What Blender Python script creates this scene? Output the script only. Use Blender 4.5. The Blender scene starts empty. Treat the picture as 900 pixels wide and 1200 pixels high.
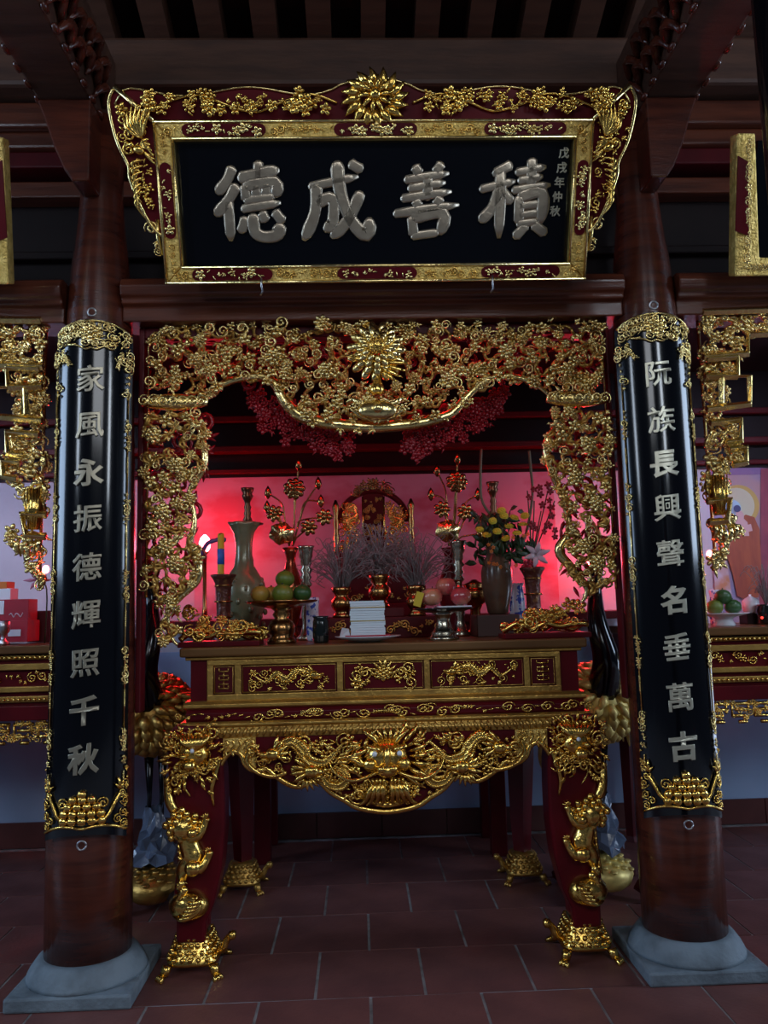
import bpy, bmesh, math, random
from mathutils import Vector, Matrix
PI=math.pi
rnd=random.Random(7)
S=bpy.context.scene
COL=S.collection
# ------------------------------------------------------------------ camera
F_PX=941.165
CP=Vector((0.187276,-3.085701,1.387231))
pi_,ro_,ya_=0.11995,-0.024776,0.0336744
cF=Vector((math.sin(ya_)*math.cos(pi_),math.cos(ya_)*math.cos(pi_),math.sin(pi_)))
R0=Vector((math.cos(ya_),-math.sin(ya_),0)); U0=R0.cross(cF)
cR=R0*math.cos(ro_)+U0*math.sin(ro_); cU=U0*math.cos(ro_)-R0*math.sin(ro_)
cd=bpy.data.cameras.new('camera'); cam=bpy.data.objects.new('camera',cd); COL.objects.link(cam)
cd.sensor_fit='HORIZONTAL'; cd.sensor_width=36; cd.lens=F_PX*36/900; cd.clip_start=.05; cd.clip_end=60
M=Matrix.Identity(4)
for i in range(3):
    M[i][0]=cR[i]; M[i][1]=cU[i]; M[i][2]=-cF[i]; M[i][3]=CP[i]
cam.matrix_world=M
S.camera=cam
def P(u,v,y):
    """world point in the upright plane at depth y that was measured at pixel (u,v)"""
    d=cF*F_PX+cR*(u-450)-cU*(v-600)
    return CP+d*((y-CP.y)/d.y)
# ------------------------------------------------------------------ world, lights, exposure
w=bpy.data.worlds.new('world'); S.world=w; w.use_nodes=True
bg=w.node_tree.nodes['Background']; bg.inputs[0].default_value=(.42,.52,.75,1); bg.inputs[1].default_value=.05
S.view_settings.view_transform='Standard'; S.view_settings.look='None'; S.view_settings.gamma=1
S.view_settings.exposure=0.0; S.view_settings.use_curve_mapping=False
def area(name,loc,target,sx,sy,power,col):
    l=bpy.data.lights.new(name,'AREA'); l.shape='RECTANGLE'; l.size=sx; l.size_y=sy; l.energy=power; l.color=col
    o=bpy.data.objects.new(name,l); COL.objects.link(o); o.location=loc
    o.rotation_euler=(Vector(target)-Vector(loc)).to_track_quat('-Z','Y').to_euler()
    if name=='tube_lamp_light': l.spread=1.7
    return o
def point(name,loc,power,col,r=.03):
    l=bpy.data.lights.new(name,'POINT'); l.energy=power; l.color=col; l.shadow_soft_size=r
    o=bpy.data.objects.new(name,l); COL.objects.link(o); o.location=loc; return o
area('side_door_left',(-6.0,-1.0,3.0),(-.8,.1,2.0),2.0,2.4,150,(.50,.70,1))
area('side_door_right',(6.5,-.7,3.0),(1.4,.1,2.0),2.2,2.4,190,(.60,.76,1))
area('door_daylight_left',(-3.0,-3.2,3.3),(1.0,.1,1.9),.40,1.5,26,(.70,.83,1))
area('door_daylight_right',(2.5,-4.2,3.4),(-.6,.1,1.9),.40,1.6,34,(.78,.88,1))
area('side_door_low_right',(5.1,1.1,.55),(.2,2.0,.45),.9,.8,16,(.62,.76,1))
area('door_daylight_front',(0.6,-7.0,4.4),(.3,.3,1.2),3.0,1.6,80,(.88,.93,1))
# ------------------------------------------------------------------ materials
def mat(name,col,rough=.5,metal=0.,col2=None,nscale=8.,bump=0.,bscale=None,coat=0.,spec=.5,stretch=None,mixlo=.4,mixhi=.7,trans=0.,alpha=1.,emit=None,es=0.,rvar=0.):
    m=bpy.data.materials.new(name); m.use_nodes=True; nt=m.node_tree; b=nt.nodes['Principled BSDF']
    b.inputs['Base Color'].default_value=(*col,1); b.inputs['Roughness'].default_value=rough; b.inputs['Metallic'].default_value=metal
    b.inputs['Specular IOR Level'].default_value=spec; b.inputs['Coat Weight'].default_value=coat; b.inputs['Coat Roughness'].default_value=.12
    b.inputs['Transmission Weight'].default_value=trans; b.inputs['Alpha'].default_value=alpha
    if emit: b.inputs['Emission Color'].default_value=(*emit,1); b.inputs['Emission Strength'].default_value=es
    tc=nt.nodes.new('ShaderNodeTexCoord'); mp=nt.nodes.new('ShaderNodeMapping'); nt.links.new(tc.outputs['Object'],mp.inputs[0])
    if stretch: mp.inputs['Scale'].default_value=stretch
    if col2 or rvar:
        n=nt.nodes.new('ShaderNodeTexNoise'); n.inputs['Scale'].default_value=nscale; n.inputs['Detail'].default_value=5
        nt.links.new(mp.outputs[0],n.inputs[0])
        if col2:
            r=nt.nodes.new('ShaderNodeValToRGB'); r.color_ramp.elements[0].position=mixlo; r.color_ramp.elements[1].position=mixhi
            r.color_ramp.elements[0].color=(*col,1); r.color_ramp.elements[1].color=(*col2,1)
            nt.links.new(n.outputs[0],r.inputs[0]); nt.links.new(r.outputs[0],b.inputs['Base Color'])
        if rvar:
            mr=nt.nodes.new('ShaderNodeMapRange'); mr.inputs['To Min'].default_value=rough-rvar; mr.inputs['To Max'].default_value=rough+rvar
            mr.inputs['From Min'].default_value=.3; mr.inputs['From Max'].default_value=.7
            nt.links.new(n.outputs[0],mr.inputs[0]); nt.links.new(mr.outputs[0],b.inputs['Roughness'])
    if bump:
        n2=nt.nodes.new('ShaderNodeTexNoise'); n2.inputs['Scale'].default_value=bscale or nscale*4; n2.inputs['Detail'].default_value=4
        nt.links.new(mp.outputs[0],n2.inputs[0]); bp=nt.nodes.new('ShaderNodeBump'); bp.inputs['Strength'].default_value=bump; bp.inputs['Distance'].default_value=.01
        nt.links.new(n2.outputs[0],bp.inputs['Height']); nt.links.new(bp.outputs[0],b.inputs['Normal'])
    return m
GOLD=mat('gold_leaf',(.92,.62,.17),.22,1,col2=(.70,.42,.09),nscale=14,bump=.25,bscale=50,rvar=.06)
GOLDP=mat('pale_gold_leaf',(.92,.72,.32),.23,1,col2=(.74,.53,.18),nscale=12,bump=.2,bscale=50,rvar=.06)
GOLDF=mat('stippled_gold_leaf',(.90,.64,.20),.40,.85,col2=(.62,.40,.09),nscale=30,bump=.9,bscale=110)
GOLDW=mat('worn_gold_moulding',(.66,.40,.10),.36,.85,col2=(.44,.24,.06),nscale=9,bump=.25,bscale=70)
SILV=mat('champagne_metal_letters',(.50,.42,.31),.34,.8,col2=(.42,.34,.25),nscale=20,bump=.15,bscale=40)
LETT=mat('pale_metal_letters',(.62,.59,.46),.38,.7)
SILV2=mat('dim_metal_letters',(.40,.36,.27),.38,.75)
RED=mat('dark_red_lacquer',(.105,.004,.008),.33,0,col2=(.07,.003,.006),nscale=5,spec=.22)
REDX=mat('lamplit_red_carving',(.30,.006,.012),.25,0,col2=(.20,.004,.008),nscale=6,spec=.5)  # base red brightened to imitate lamplight from behind the arch
REDD=mat('deep_red_paint',(.085,.004,.007),.45,0,col2=(.055,.003,.005),nscale=6,spec=.2)
BLACK=mat('black_lacquer',(.0025,.003,.005),.13,0,spec=.55)
WOOD=mat('red_brown_varnished_wood',(.10,.022,.011),.25,0,col2=(.045,.010,.006),nscale=4,stretch=(1,1,9),bump=.12,bscale=25,coat=.35)
WOODH=mat('red_brown_beam_wood',(.13,.032,.015),.3,0,col2=(.055,.013,.007),nscale=4,stretch=(.6,6,6),bump=.12,bscale=22,coat=.25)
WOODB=mat('brown_roof_wood',(.085,.034,.019),.55,0,col2=(.045,.017,.010),nscale=5,stretch=(.7,4,4),bump=.1)
WOODD=mat('dark_panel_wood',(.012,.005,.0045),.5,0,col2=(.007,.003,.003),nscale=5,spec=.2)
TOPW=mat('gilded_brown_table_top',(.20,.095,.028),.36,.35,col2=(.13,.055,.018),nscale=6,stretch=(.5,3,3))
STONE=mat('blue_grey_stone',(.19,.24,.28),.7,0,col2=(.11,.14,.165),nscale=9,bump=.5,bscale=40)
GROUT=mat('pale_grout',(.34,.34,.36),.85,0,col2=(.16,.15,.15),nscale=12)
TILE=mat('terracotta_floor_tile',(.19,.070,.060),.42,0,col2=(.125,.046,.042),nscale=3.2,bump=.12,bscale=60,rvar=.10,mixlo=.35,mixhi=.65)
TILEB=mat('terracotta_baseboard_tile',(.10,.030,.028),.4,0,col2=(.07,.02,.02),nscale=6)
PLAST=mat('pale_plaster',(.52,.54,.62),.8,0,col2=(.44,.46,.54),nscale=2.5,bump=.1,bscale=30)
GOLDR=mat('matte_gilding',(.90,.70,.22),.40,.35,col2=(.56,.40,.12),nscale=14)
BRASS=mat('dark_brass',(.48,.27,.09),.25,1,col2=(.28,.13,.05),nscale=10)
PEWT=mat('old_pewter_brass',(.55,.50,.38),.24,1,col2=(.40,.34,.24),nscale=14)
WHITE=mat('white_porcelain',(.72,.76,.82),.2,0)
PAPER=mat('white_paper',(.66,.74,.80),.75,0,bump=.1,bscale=80)
BLUEW=mat('blue_and_white_porcelain',(.62,.68,.78),.2,0,col2=(.05,.10,.45),nscale=38,mixlo=.52,mixhi=.56)
CER=mat('grey_green_ceramic',(.20,.20,.11),.26,.2,col2=(.13,.13,.07),nscale=14,bump=.2,bscale=30,coat=.3)
CERB=mat('brown_ceramic',(.12,.075,.045),.28,0,col2=(.07,.045,.03),nscale=12,coat=.3,bump=.15,bscale=24)
REDV=mat('carved_red_brown_vase',(.10,.028,.02),.32,.3,col2=(.24,.11,.04),nscale=42,bump=.7,bscale=45,mixlo=.55,mixhi=.65)
ORANGE=mat('orange_peel',(.42,.22,.03),.42,0,bump=.15,bscale=120,col2=(.30,.24,.04),nscale=7)
GREENF=mat('green_citrus_peel',(.12,.17,.02),.38,0,bump=.15,bscale=120,col2=(.20,.20,.03),nscale=8)
DGREEN=mat('dark_green_citrus_peel',(.03,.09,.02),.35,0,bump=.15,bscale=120)
PEACH=mat('pink_apple_skin',(.42,.05,.06),.25,0,col2=(.55,.25,.14),nscale=9,coat=.4)
LEAFM=mat('dark_green_leaf',(.012,.035,.012),.45,0,col2=(.03,.07,.015),nscale=9)
YEL=mat('yellow_petal',(.55,.46,.02),.55,0)
PINKP=mat('red_orchid_petal',(.22,.012,.02),.5,0)
LILY=mat('pale_lily_petal',(.55,.42,.47),.5,0)
ASH=mat('grey_incense_ash_stick',(.20,.18,.18),.9,0)
REDS=mat('red_incense_stick',(.25,.01,.02),.8,0)
YPAP=mat('yellow_packet_paper',(.60,.42,.02),.6,0,col2=(.15,.08,.01),nscale=30,mixlo=.62,mixhi=.66)
BLUEP=mat('blue_paper_band',(.03,.14,.55),.5,0)
REDP=mat('red_paper',(.35,.01,.03),.5,0,col2=(.28,.008,.025),nscale=8)
ORP=mat('orange_carton',(.55,.16,.02),.5,0)
PLASTIC=mat('pale_blue_plastic_film',(.12,.16,.24),.2,0,bump=.6,bscale=14,coat=.4)
METAL=mat('steel_ring',(.5,.5,.52),.3,1)
GLASSD=mat('dark_glass',(.01,.015,.015),.08,0,coat=.5)
LAMPR=mat('lit_red_lamp',(.6,.02,.02),.4,0,emit=(1,.10,.12),es=30)
LAMPW=mat('lit_cool_tube',(.8,.8,.9),.4,0,emit=(.62,.68,1),es=2.0)
REDLED=mat('lit_red_diode',(.6,.02,.02),.4,0,emit=(1,.03,.02),es=4)
BACK=mat('pink_printed_backdrop',(.50,.30,.40),.75,0,col2=(.42,.11,.17),nscale=3.2,stretch=(1,1,1.6),mixlo=.45,mixhi=.62)
# ------------------------------------------------------------------ mesh builder
Y=Vector((0,1,0))
class MB:
    def __init__(s): s.v=[]; s.f=[]
    def add(s,vs,fs):
        k=len(s.v); s.v+=[Vector(a) for a in vs]; s.f+=[tuple(i+k for i in f) for f in fs]; return s
    def addT(s,proto,loc,sc=1,ang=0,tilt=0,yaw=0):
        m=Matrix.Translation(loc)@Matrix.Rotation(yaw,4,'Z')@Matrix.Rotation(-ang,4,'Y')@Matrix.Rotation(tilt,4,'X')
        if not isinstance(sc,(tuple,list)): sc=(sc,sc,sc)
        m=m@Matrix.Diagonal((*sc,1)); k=len(s.v)
        s.v+=[m@a for a in proto.v]; s.f+=[tuple(i+k for i in f) for f in proto.f]; return s
    def box(s,x0,x1,y0,y1,z0,z1):
        return s.add([(x0,y0,z0),(x1,y0,z0),(x1,y1,z0),(x0,y1,z0),(x0,y0,z1),(x1,y0,z1),(x1,y1,z1),(x0,y1,z1)],
            [(0,3,2,1),(4,5,6,7),(0,1,5,4),(1,2,6,5),(2,3,7,6),(3,0,4,7)])
    def tube(s,pts,r,n=6,flat=1.,axis=Y):
        pts=[Vector(p) for p in pts]; m=len(pts); ax=Vector(axis)
        if not isinstance(r,(list,tuple)): r=[r]*m
        vs=[];fs=[]; prev=None
        for i,p in enumerate(pts):
            t=(pts[min(i+1,m-1)]-pts[max(i-1,0)]); t=t.normalized() if t.length>1e-9 else Vector((0,0,1))
            b=ax-t*t.dot(ax)
            if b.length<.25: b=Vector((1,0,0))-t*t.x
            b.normalize()
            if prev and prev.dot(b)<0: b=-b
            prev=b; nn=b.cross(t)
            for k in range(n):
                a=2*PI*k/n; vs.append(p+nn*(r[i]*math.cos(a))+b*(r[i]*flat*math.sin(a)))
        for i in range(m-1):
            for k in range(n): fs.append((i*n+k,i*n+(k+1)%n,(i+1)*n+(k+1)%n,(i+1)*n+k))
        fs.append(tuple(range(n))[::-1]); fs.append(tuple((m-1)*n+k for k in range(n)))
        return s.add(vs,fs)
    def ell(s,c,rx,ry,rz,nu=7,nv=4,ang=0):
        c=Vector(c); q=Matrix.Rotation(-ang,3,'Y'); vs=[q@Vector((0,0,-rz))+c]; fs=[]
        for j in range(1,nv):
            th=-PI/2+PI*j/nv
            for k in range(nu):
                a=2*PI*k/nu; vs.append(q@Vector((rx*math.cos(th)*math.cos(a),ry*math.cos(th)*math.sin(a),rz*math.sin(th)))+c)
        vs.append(q@Vector((0,0,rz))+c); L=len(vs)-1
        for k in range(nu):
            fs.append((0,1+(k+1)%nu,1+k)); fs.append((L,L-nu+k,L-nu+(k+1)%nu))
            for j in range(nv-2): a=1+j*nu; fs.append((a+k,a+(k+1)%nu,a+nu+(k+1)%nu,a+nu+k))
        return s.add(vs,fs)
    def lathe(s,prof,c=(0,0,0),n=20,sx=1,sy=1):
        vs=[];fs=[];m=len(prof)
        for (r,z) in prof:
            for k in range(n):
                a=2*PI*k/n; vs.append((c[0]+r*sx*math.cos(a),c[1]+r*sy*math.sin(a),c[2]+z))
        for i in range(m-1):
            for k in range(n): fs.append((i*n+k,i*n+(k+1)%n,(i+1)*n+(k+1)%n,(i+1)*n+k))
        fs.append(tuple(range(n))[::-1]); fs.append(tuple((m-1)*n+k for k in range(n)))
        return s.add(vs,fs)
    def prism(s,poly,y0,y1):
        """poly: (x,z) outline, extruded in y"""
        n=len(poly); A=sum(poly[i][0]*poly[(i+1)%n][1]-poly[(i+1)%n][0]*poly[i][1] for i in range(n))
        if A<0: poly=poly[::-1]
        vs=[(x,y0,z) for x,z in poly]+[(x,y1,z) for x,z in poly]
        return s.add(vs,[tuple(range(n)),tuple(range(n,2*n))[::-1]]+[(i,i+n,(i+1)%n+n,(i+1)%n) for i in range(n)])
    def map(s,fn): s.v=[Vector(fn(a)) for a in s.v]; return s
    def mesh(s,name,m,smooth=True):
        me=bpy.data.meshes.new(name); me.from_pydata([tuple(a) for a in s.v],[],s.f); me.materials.append(m)
        me.polygons.foreach_set('use_smooth',[smooth]*len(me.polygons)); me.update(); return me
    def build(s,name,m,parent=None,smooth=True,bevel=0):
        o=bpy.data.objects.new(name,s.mesh(name,m,smooth)); COL.objects.link(o)
        if parent and any(k in name for k in ('relief','scrollwork','fret','layer','beading','bead','chasing','spray','vine','drapery','garland','gadroons','feathers','leafage','petal_band','blossoms','basin','petals','stalk_leaves','seed_head','fan','tendrils','gilt_bands','border','mask')): o['kind']='stuff'
        if parent: o.parent=parent; o.matrix_parent_inverse=Matrix.Translation(parent.location).inverted() if parent.get('_w') else Matrix.Identity(4)
        if bevel:
            b=o.modifiers.new('b','BEVEL'); b.width=bevel; b.segments=2; b.limit_method='ANGLE'
        return o
def tag(o,label=None,cat=None,group=None,kind=None):
    if label: o['label']=label
    if cat: o['category']=cat
    if group: o['group']=group
    if kind: o['kind']=kind
    return o
def thing(name,loc,label,cat,group=None):
    """Empty at the base; children are built in WORLD coordinates and un-offset"""
    o=bpy.data.objects.new(name,None); COL.objects.link(o); o.location=loc; o.empty_display_size=.05
    o['_w']=1; tag(o,label,cat,group); return o
def inst(me,name,parent,loc,sc=1,ang=0,tilt=0,yaw=0):
    o=bpy.data.objects.new(name,me); COL.objects.link(o)
    if not isinstance(sc,(tuple,list)): sc=(sc,sc,sc)
    o.parent=parent
    if parent.get('_w'): o.matrix_parent_inverse=Matrix.Translation(parent.location).inverted()
    m=Matrix.Translation(loc)@Matrix.Rotation(yaw,4,'Z')@Matrix.Rotation(-ang,4,'Y')@Matrix.Rotation(tilt,4,'X')@Matrix.Diagonal((*sc,1))
    o.matrix_basis=m
    return o
def struct(name,mb,m,smooth=False,bevel=0):
    o=mb.build(name,m,None,smooth,bevel); o['kind']='structure'; return o
def copy_tree(o,parent=None,loc=None):
    c=o.copy(); COL.objects.link(c)
    if parent: c.parent=parent
    if loc is not None: c.location=loc
    for ch in list(o.children): copy_tree(ch,c)
    return c
def sm(pts,k=4):
    """Catmull-Rom smoothing"""
    pts=[Vector(p) for p in pts]; out=[]
    for i in range(len(pts)-1):
        p0=pts[max(i-1,0)];p1=pts[i];p2=pts[i+1];p3=pts[min(i+2,len(pts)-1)]
        for j in range(k):
            t=j/k; out.append(.5*((2*p1)+(p2-p0)*t+(2*p0-5*p1+4*p2-p3)*t*t+(3*p1-p0-3*p2+p3)*t**3))
    out.append(pts[-1]); return out
def taper(n,r,a=.15,b=.15):
    return [r*min(1,(a+(1-a)*min(1,i/(n*.35+1e-6))))*min(1,(b+(1-b)*min(1,(n-1-i)/(n*.45+1e-6)))) for i in range(n)]
# ------------------------------------------------------------------ ornament prototypes (unit size, facing -y, plane x-z)
def proto_blossom():
    m=MB()
    for k in range(5):
        a=2*PI*k/5+PI/2; m.ell((.58*math.cos(a),-.12,.58*math.sin(a)),.44,.20,.34,7,4,a)
    m.ell((0,-.30,0),.24,.2,.24,6,4)
    return m
def proto_peony():
    m=MB()
    for R,N,d,sz in ((.72,8,-.05,.36),(.42,6,-.28,.28)):
        for k in range(N):
            a=2*PI*k/N+R; m.ell((R*math.cos(a),d,R*math.sin(a)),sz,.22,sz*.8,7,4,a)
    m.ell((0,-.5,0),.24,.2,.24,7,4); return m
def proto_leaf():
    m=MB()
    for a,L,w in ((0,1,.17),(.6,.62,.13),(-.6,.62,.13)):
        pts=[]
        for i in range(5):
            t=i/4; pts.append((t*L*math.cos(a),-.22*math.sin(t*PI)-.05,t*L*math.sin(a)+.12*t*t*(1 if a>=0 else -1)))
        m.tube(pts,[w*.35,w,w*1.05,w*.7,w*.08],5,.5)
    return m
def proto_blade():
    m=MB(); pts=[(i/5,-.14*math.sin(i/5*PI),.16*(i/5)**2) for i in range(6)]
    m.tube(pts,[.05,.13,.16,.14,.08,.012],5,.5); return m
def proto_scroll(turns=1.5):
    m=MB(); pts=[];r=[];N=18
    for i in range(N):
        t=i/(N-1); a=2*PI*turns*t; R=1-.82*t; pts.append((R*math.cos(a),-.15*t,R*math.sin(a))); r.append(.10+.09*math.sin(t*PI))
    m.tube(pts,r,5); m.ell((pts[-1][0],-.18,pts[-1][2]),.2,.18,.2,6,4); return m
def proto_cluster():
    m=MB(); q=random.Random(3)
    for k in range(7): a=k*2.4; R=.25+.1*k; m.ell((R*math.cos(a)*.8,-.1-.3*q.random(),R*math.sin(a)*.8),.24,.2,.24,6,4)
    return m
def proto_bird():
    m=MB(); m.ell((0,-.25,0),.45,.28,.28,8,5,.3); m.ell((.5,-.35,.28),.2,.18,.18,7,4); m.tube([(.62,-.38,.3),(.85,-.38,.24)],[.07,.01],5)
    for k in range(4): m.tube(sm([(-.1,-.3,.05),(-.35-.1*k,-.4,.45-.12*k),(-.8-.08*k,-.3,.62-.34*k)],3),[.09,.1,.11,.11,.1,.08,.03],5,.5)
    for k in range(3): m.tube(sm([(-.3,-.2,-.1),(-.7,-.2,-.3-.1*k),(-1.1,-.15,-.25-.28*k)],3),[.1,.1,.1,.1,.09,.07,.03],5,.5)
    return m
PB,PP,PL,PD,PS,PC,PBD=proto_blossom(),proto_peony(),proto_leaf(),proto_blade(),proto_scroll(),proto_cluster(),proto_bird()
ME={}
for nm,g in (('gp',GOLDP),('g',GOLD)):
    ME[nm]={k:p.mesh(n,g) for k,p,n in (('b',PB,'blossom'),('p',PP,'peony'),('l',PL,'leaf'),('d',PD,'blade'),('s',PS,'scroll'),('c',PC,'berry_cluster'),('r',PBD,'bird'))}
PRN={'b':'blossom','p':'peony','l':'leaf','d':'leaf_blade','s':'scroll','c':'berry_cluster','r':'bird'}
PR={'b':PB,'p':PP,'l':PL,'d':PD,'s':PS,'c':PC,'r':PBD}
def inside(x,z,poly):
    c=False;n=len(poly);j=n-1
    for i in range(n):
        xi,zi=poly[i];xj,zj=poly[j]
        if (zi>z)!=(zj>z) and x<(xj-xi)*(z-zi)/(zj-zi)+xi: c=not c
        j=i
    return c
def darts(poly,d,seed,tries=2500):
    q=random.Random(seed); xs=[p[0] for p in poly]; zs=[p[1] for p in poly]; out=[]
    for _ in range(tries):
        x=q.uniform(min(xs),max(xs)); z=q.uniform(min(zs),max(zs))
        if inside(x,z,poly) and all((x-a)**2+(z-b)**2>d*d for a,b in out): out.append((x,z))
    return out
def foliage(parent,poly,d,y,seed,mix='bbllspc',mat_='gp',scale=(.55,.8),jit=.02,vine=True,vm=None,asmesh=None,vr=.006,tries=2500):
    """carved growth filling an outline: each blossom / leaf a part, the vine one part"""
    q=random.Random(seed); pts=darts(poly,d,seed,tries)
    mb=MB()
    for (x,z) in pts:
        k=q.choice(mix); sc=d*q.uniform(*scale); a=q.uniform(0,2*PI); yy=y+q.uniform(-jit,jit)
        if k in 'ld': sc*=1.5
        if k=='s': sc*=.85
        s3=(sc*(1 if q.random()<.5 else -1),sc,sc)
        if asmesh is None: inst(ME[mat_][k],PRN[k],parent,(x,yy,z),(sc,sc*1.1,sc),a,q.uniform(-.35,.35))
        else: asmesh.addT(PR[k],(x,yy,z),(sc,sc*1.1,sc),a,q.uniform(-.3,.3))
    if vine:
        for i,(x,z) in enumerate(pts):
            near=sorted(((a-x)**2+(b-z)**2,a,b) for j,(a,b) in enumerate(pts) if j!=i)[:2]
            for dd,a,b in near:
                if dd>(2.4*d)**2: continue
                mx,mz=(x+a)/2+(b-z)*.25,(z+b)/2-(a-x)*.25
                if not inside(mx,mz,poly): mx,mz=(x+a)/2,(z+b)/2
                (asmesh or mb).tube(sm([(x,y,z),(mx,y-.01,mz),(a,y,b)],2),vr,5)
        if asmesh is None and mb.v: mb.build('vine',vm or (GOLDP if mat_=='gp' else GOLD),parent)
    return pts
XC=.285      # axis of the bay
def W2(pts,y): return [(P(u,v,y).x,P(u,v,y).z) for u,v in pts]
def mir(poly): return [(2*XC-x,z) for x,z in poly][::-1]
# ------------------------------------------------------------------ characters
FC={}
def slice_x(mb,step):
    b=bmesh.new(); vs=[b.verts.new(v) for v in mb.v]
    for f in mb.f:
        try: b.faces.new([vs[i] for i in f])
        except ValueError: pass
    lo=min(v.x for v in mb.v); hi=max(v.x for v in mb.v); x=lo+step
    while x<hi:
        bmesh.ops.bisect_plane(b,geom=b.verts[:]+b.edges[:]+b.faces[:],plane_co=(x,0,0),plane_no=(1,0,0)); x+=step
    b.verts.index_update(); m=MB(); m.v=[v.co.copy() for v in b.verts]; m.f=[tuple(v.index for v in f.verts) for f in b.faces]; b.free(); return m
def glyph(ch,size,off,ext,bev):
    c=bpy.data.curves.new('glyph','FONT'); c.body=ch; c.size=size; c.align_x='CENTER'; c.align_y='CENTER'
    c.offset=off; c.extrude=ext; c.bevel_depth=bev; c.resolution_u=2; c.bevel_resolution=1
    o=bpy.data.objects.new('glyph',c); COL.objects.link(o); dg=bpy.context.evaluated_depsgraph_get()
    me=bpy.data.meshes.new_from_object(o.evaluated_get(dg)); m=MB()
    vs=[v.co.copy() for v in me.vertices]
    cx=(max(v.x for v in vs)+min(v.x for v in vs))/2; cy=(max(v.y for v in vs)+min(v.y for v in vs))/2
    m.add([(v.x-cx,-v.z,v.y-cy) for v in vs],[tuple(p.vertices) for p in me.polygons])
    bpy.data.objects.remove(o); bpy.data.meshes.remove(me); bpy.data.curves.remove(c); return m
STROKES={
'德':[[(30,97),(22,82),(7,66)],[(34,74),(22,56),(3,38)],[(22,54),(23,3)],[(40,84),(60,87),(94,90)],[(66,101),(64,76)],[(46,73),(47,53)],[(46,73),(88,75),(87,55)],[(61,72),(61,57)],[(75,73),(74,57)],[(46,55),(88,57)],[(42,44),(94,48)],[(44,31),(37,12)],[(55,34),(57,13),(70,5),(88,7),(91,22)],[(68,36),(73,24)],[(86,36),(97,21)]],
'成':[[(16,74),(82,82)],[(24,76),(21,40),(4,4)],[(24,52),(46,56),(44,22),(33,24)],[(53,101),(57,62),(72,24),(92,5),(96,28)],[(84,60),(66,26),(42,5)],[(72,99),(88,89)]],
'善':[[(33,99),(40,88)],[(70,100),(61,88)],[(20,83),(82,87)],[(25,71),(77,75)],[(51,86),(51,52)],[(15,58),(86,62)],[(34,53),(38,44)],[(69,54),(62,44)],[(4,38),(97,43)],[(28,30),(31,3)],[(28,30),(74,33),(69,3)],[(30,5),(70,7)]],
'積':[[(42,98),(18,87)],[(3,70),(50,77)],[(29,90),(29,3)],[(28,68),(18,44),(1,27)],[(31,66),(46,48)],[(52,88),(92,92)],[(56,77),(88,80)],[(72,102),(72,66)],[(48,65),(99,68)],[(56,55),(56,18)],[(56,55),(88,58),(87,18)],[(57,43),(86,45)],[(57,31),(86,33)],[(56,20),(87,21)],[(66,17),(50,1)],[(78,17),(96,3)]]}
def brush(ch,h,wd):
    m=MB()
    for s in STROKES[ch]:
        n=len(s); p=[((x-50)/100*h*1.06,0,(y-50)/100*h*1.05) for x,y in s]; p=sm(p,4); k=len(p)
        L=sum((p[i+1]-p[i]).length for i in range(k-1)); f=.8+.3*min(1,L/h)
        dirn=(p[0]-p[1]).normalized(); p=[p[0]+dirn*wd*.35]+p; k+=1
        r=[wd*f*(.78+.30*abs(2*i/(k-1)-1)**1.5+.10*(i/(k-1))) if 1<i<k-2 else wd*(.80 if i in(1,k-2) else .30) for i in range(k)]
        hor=abs(s[-1][1]-s[0][1])<.25*abs(s[-1][0]-s[0][0]) and n==2
        if hor: r=[a*.80 for a in r]
        m.tube(p,r,12,.60)
    m.v=[Vector((v.x,max(-.0065,min(.004,v.y)),v.z+.07*v.x)) for v in m.v]
    return m
# ================================================================== THE SETTING
fl=struct('floor',MB().box(-4.5,5.2,-4.6,2.1,-.05,-.004),GROUT)
tp=MB().box(-.1945,.1945,-.1945,.1945,-.02,0)
tm=tp.mesh('tile',TILE,False)
for r in range(-3,6):
    off=0 if r%2==0 else .2
    # row r spans y 0.4(r-1)..0.4r ; joints at x=0.4k+off on the front side
    for k in range(-6,9):
        x=.4*k+.2+(.0 if r%2==1 else .2)
        o=bpy.data.objects.new('tile',tm); COL.objects.link(o); o.parent=fl
        y=.4*r-.2; o.location=(x,y,rnd.uniform(-.001,.0008)); o.rotation_euler=(rnd.uniform(-.002,.002),rnd.uniform(-.002,.002),0)
        if y>1.9: o.scale=(1,.62,1); o.location.y=y-.075+.04
WY=2.07
wb=struct('wall_back',MB().box(-4.5,5.2,WY,WY+.15,0,2.25),PLAST)
struct('wall_back_daylight_tint',MB().box(-4.5,5.2,WY-.006,WY,0,1.15),mat('blue_daylight_tinted_plaster',(.30,.43,.66),.7,col2=(.25,.37,.58),nscale=3))  # blue daylight on the lower wall, put into its colour
ub=MB().box(-4.5,5.2,WY-.02,WY+.15,2.25,4.6); struct('trim_1',ub,WOODD)
bb=struct('baseboard_back',MB().box(-4.5,5.2,WY-.015,WY,0,.15),TILEB)
bt=MB().box(-.1965,.1965,-.008,.004,.002,.150).mesh('tile',TILEB,False)
for k in range(-8,11):
    o=bpy.data.objects.new('tile',bt); COL.objects.link(o); o.parent=bb; o.location=(.4*k+.1,WY-.016,0)
# rails high on the back wall, behind the arch
for i,(z0,z1,yy) in enumerate(((2.40,2.44,1.96),(2.60,2.64,1.98),(2.27,2.30,2.02))):
    struct('trim_%d'%(i+2),MB().box(-4.4,5.1,yy,WY-.021,z0,z1),REDD,bevel=.006)
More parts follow.
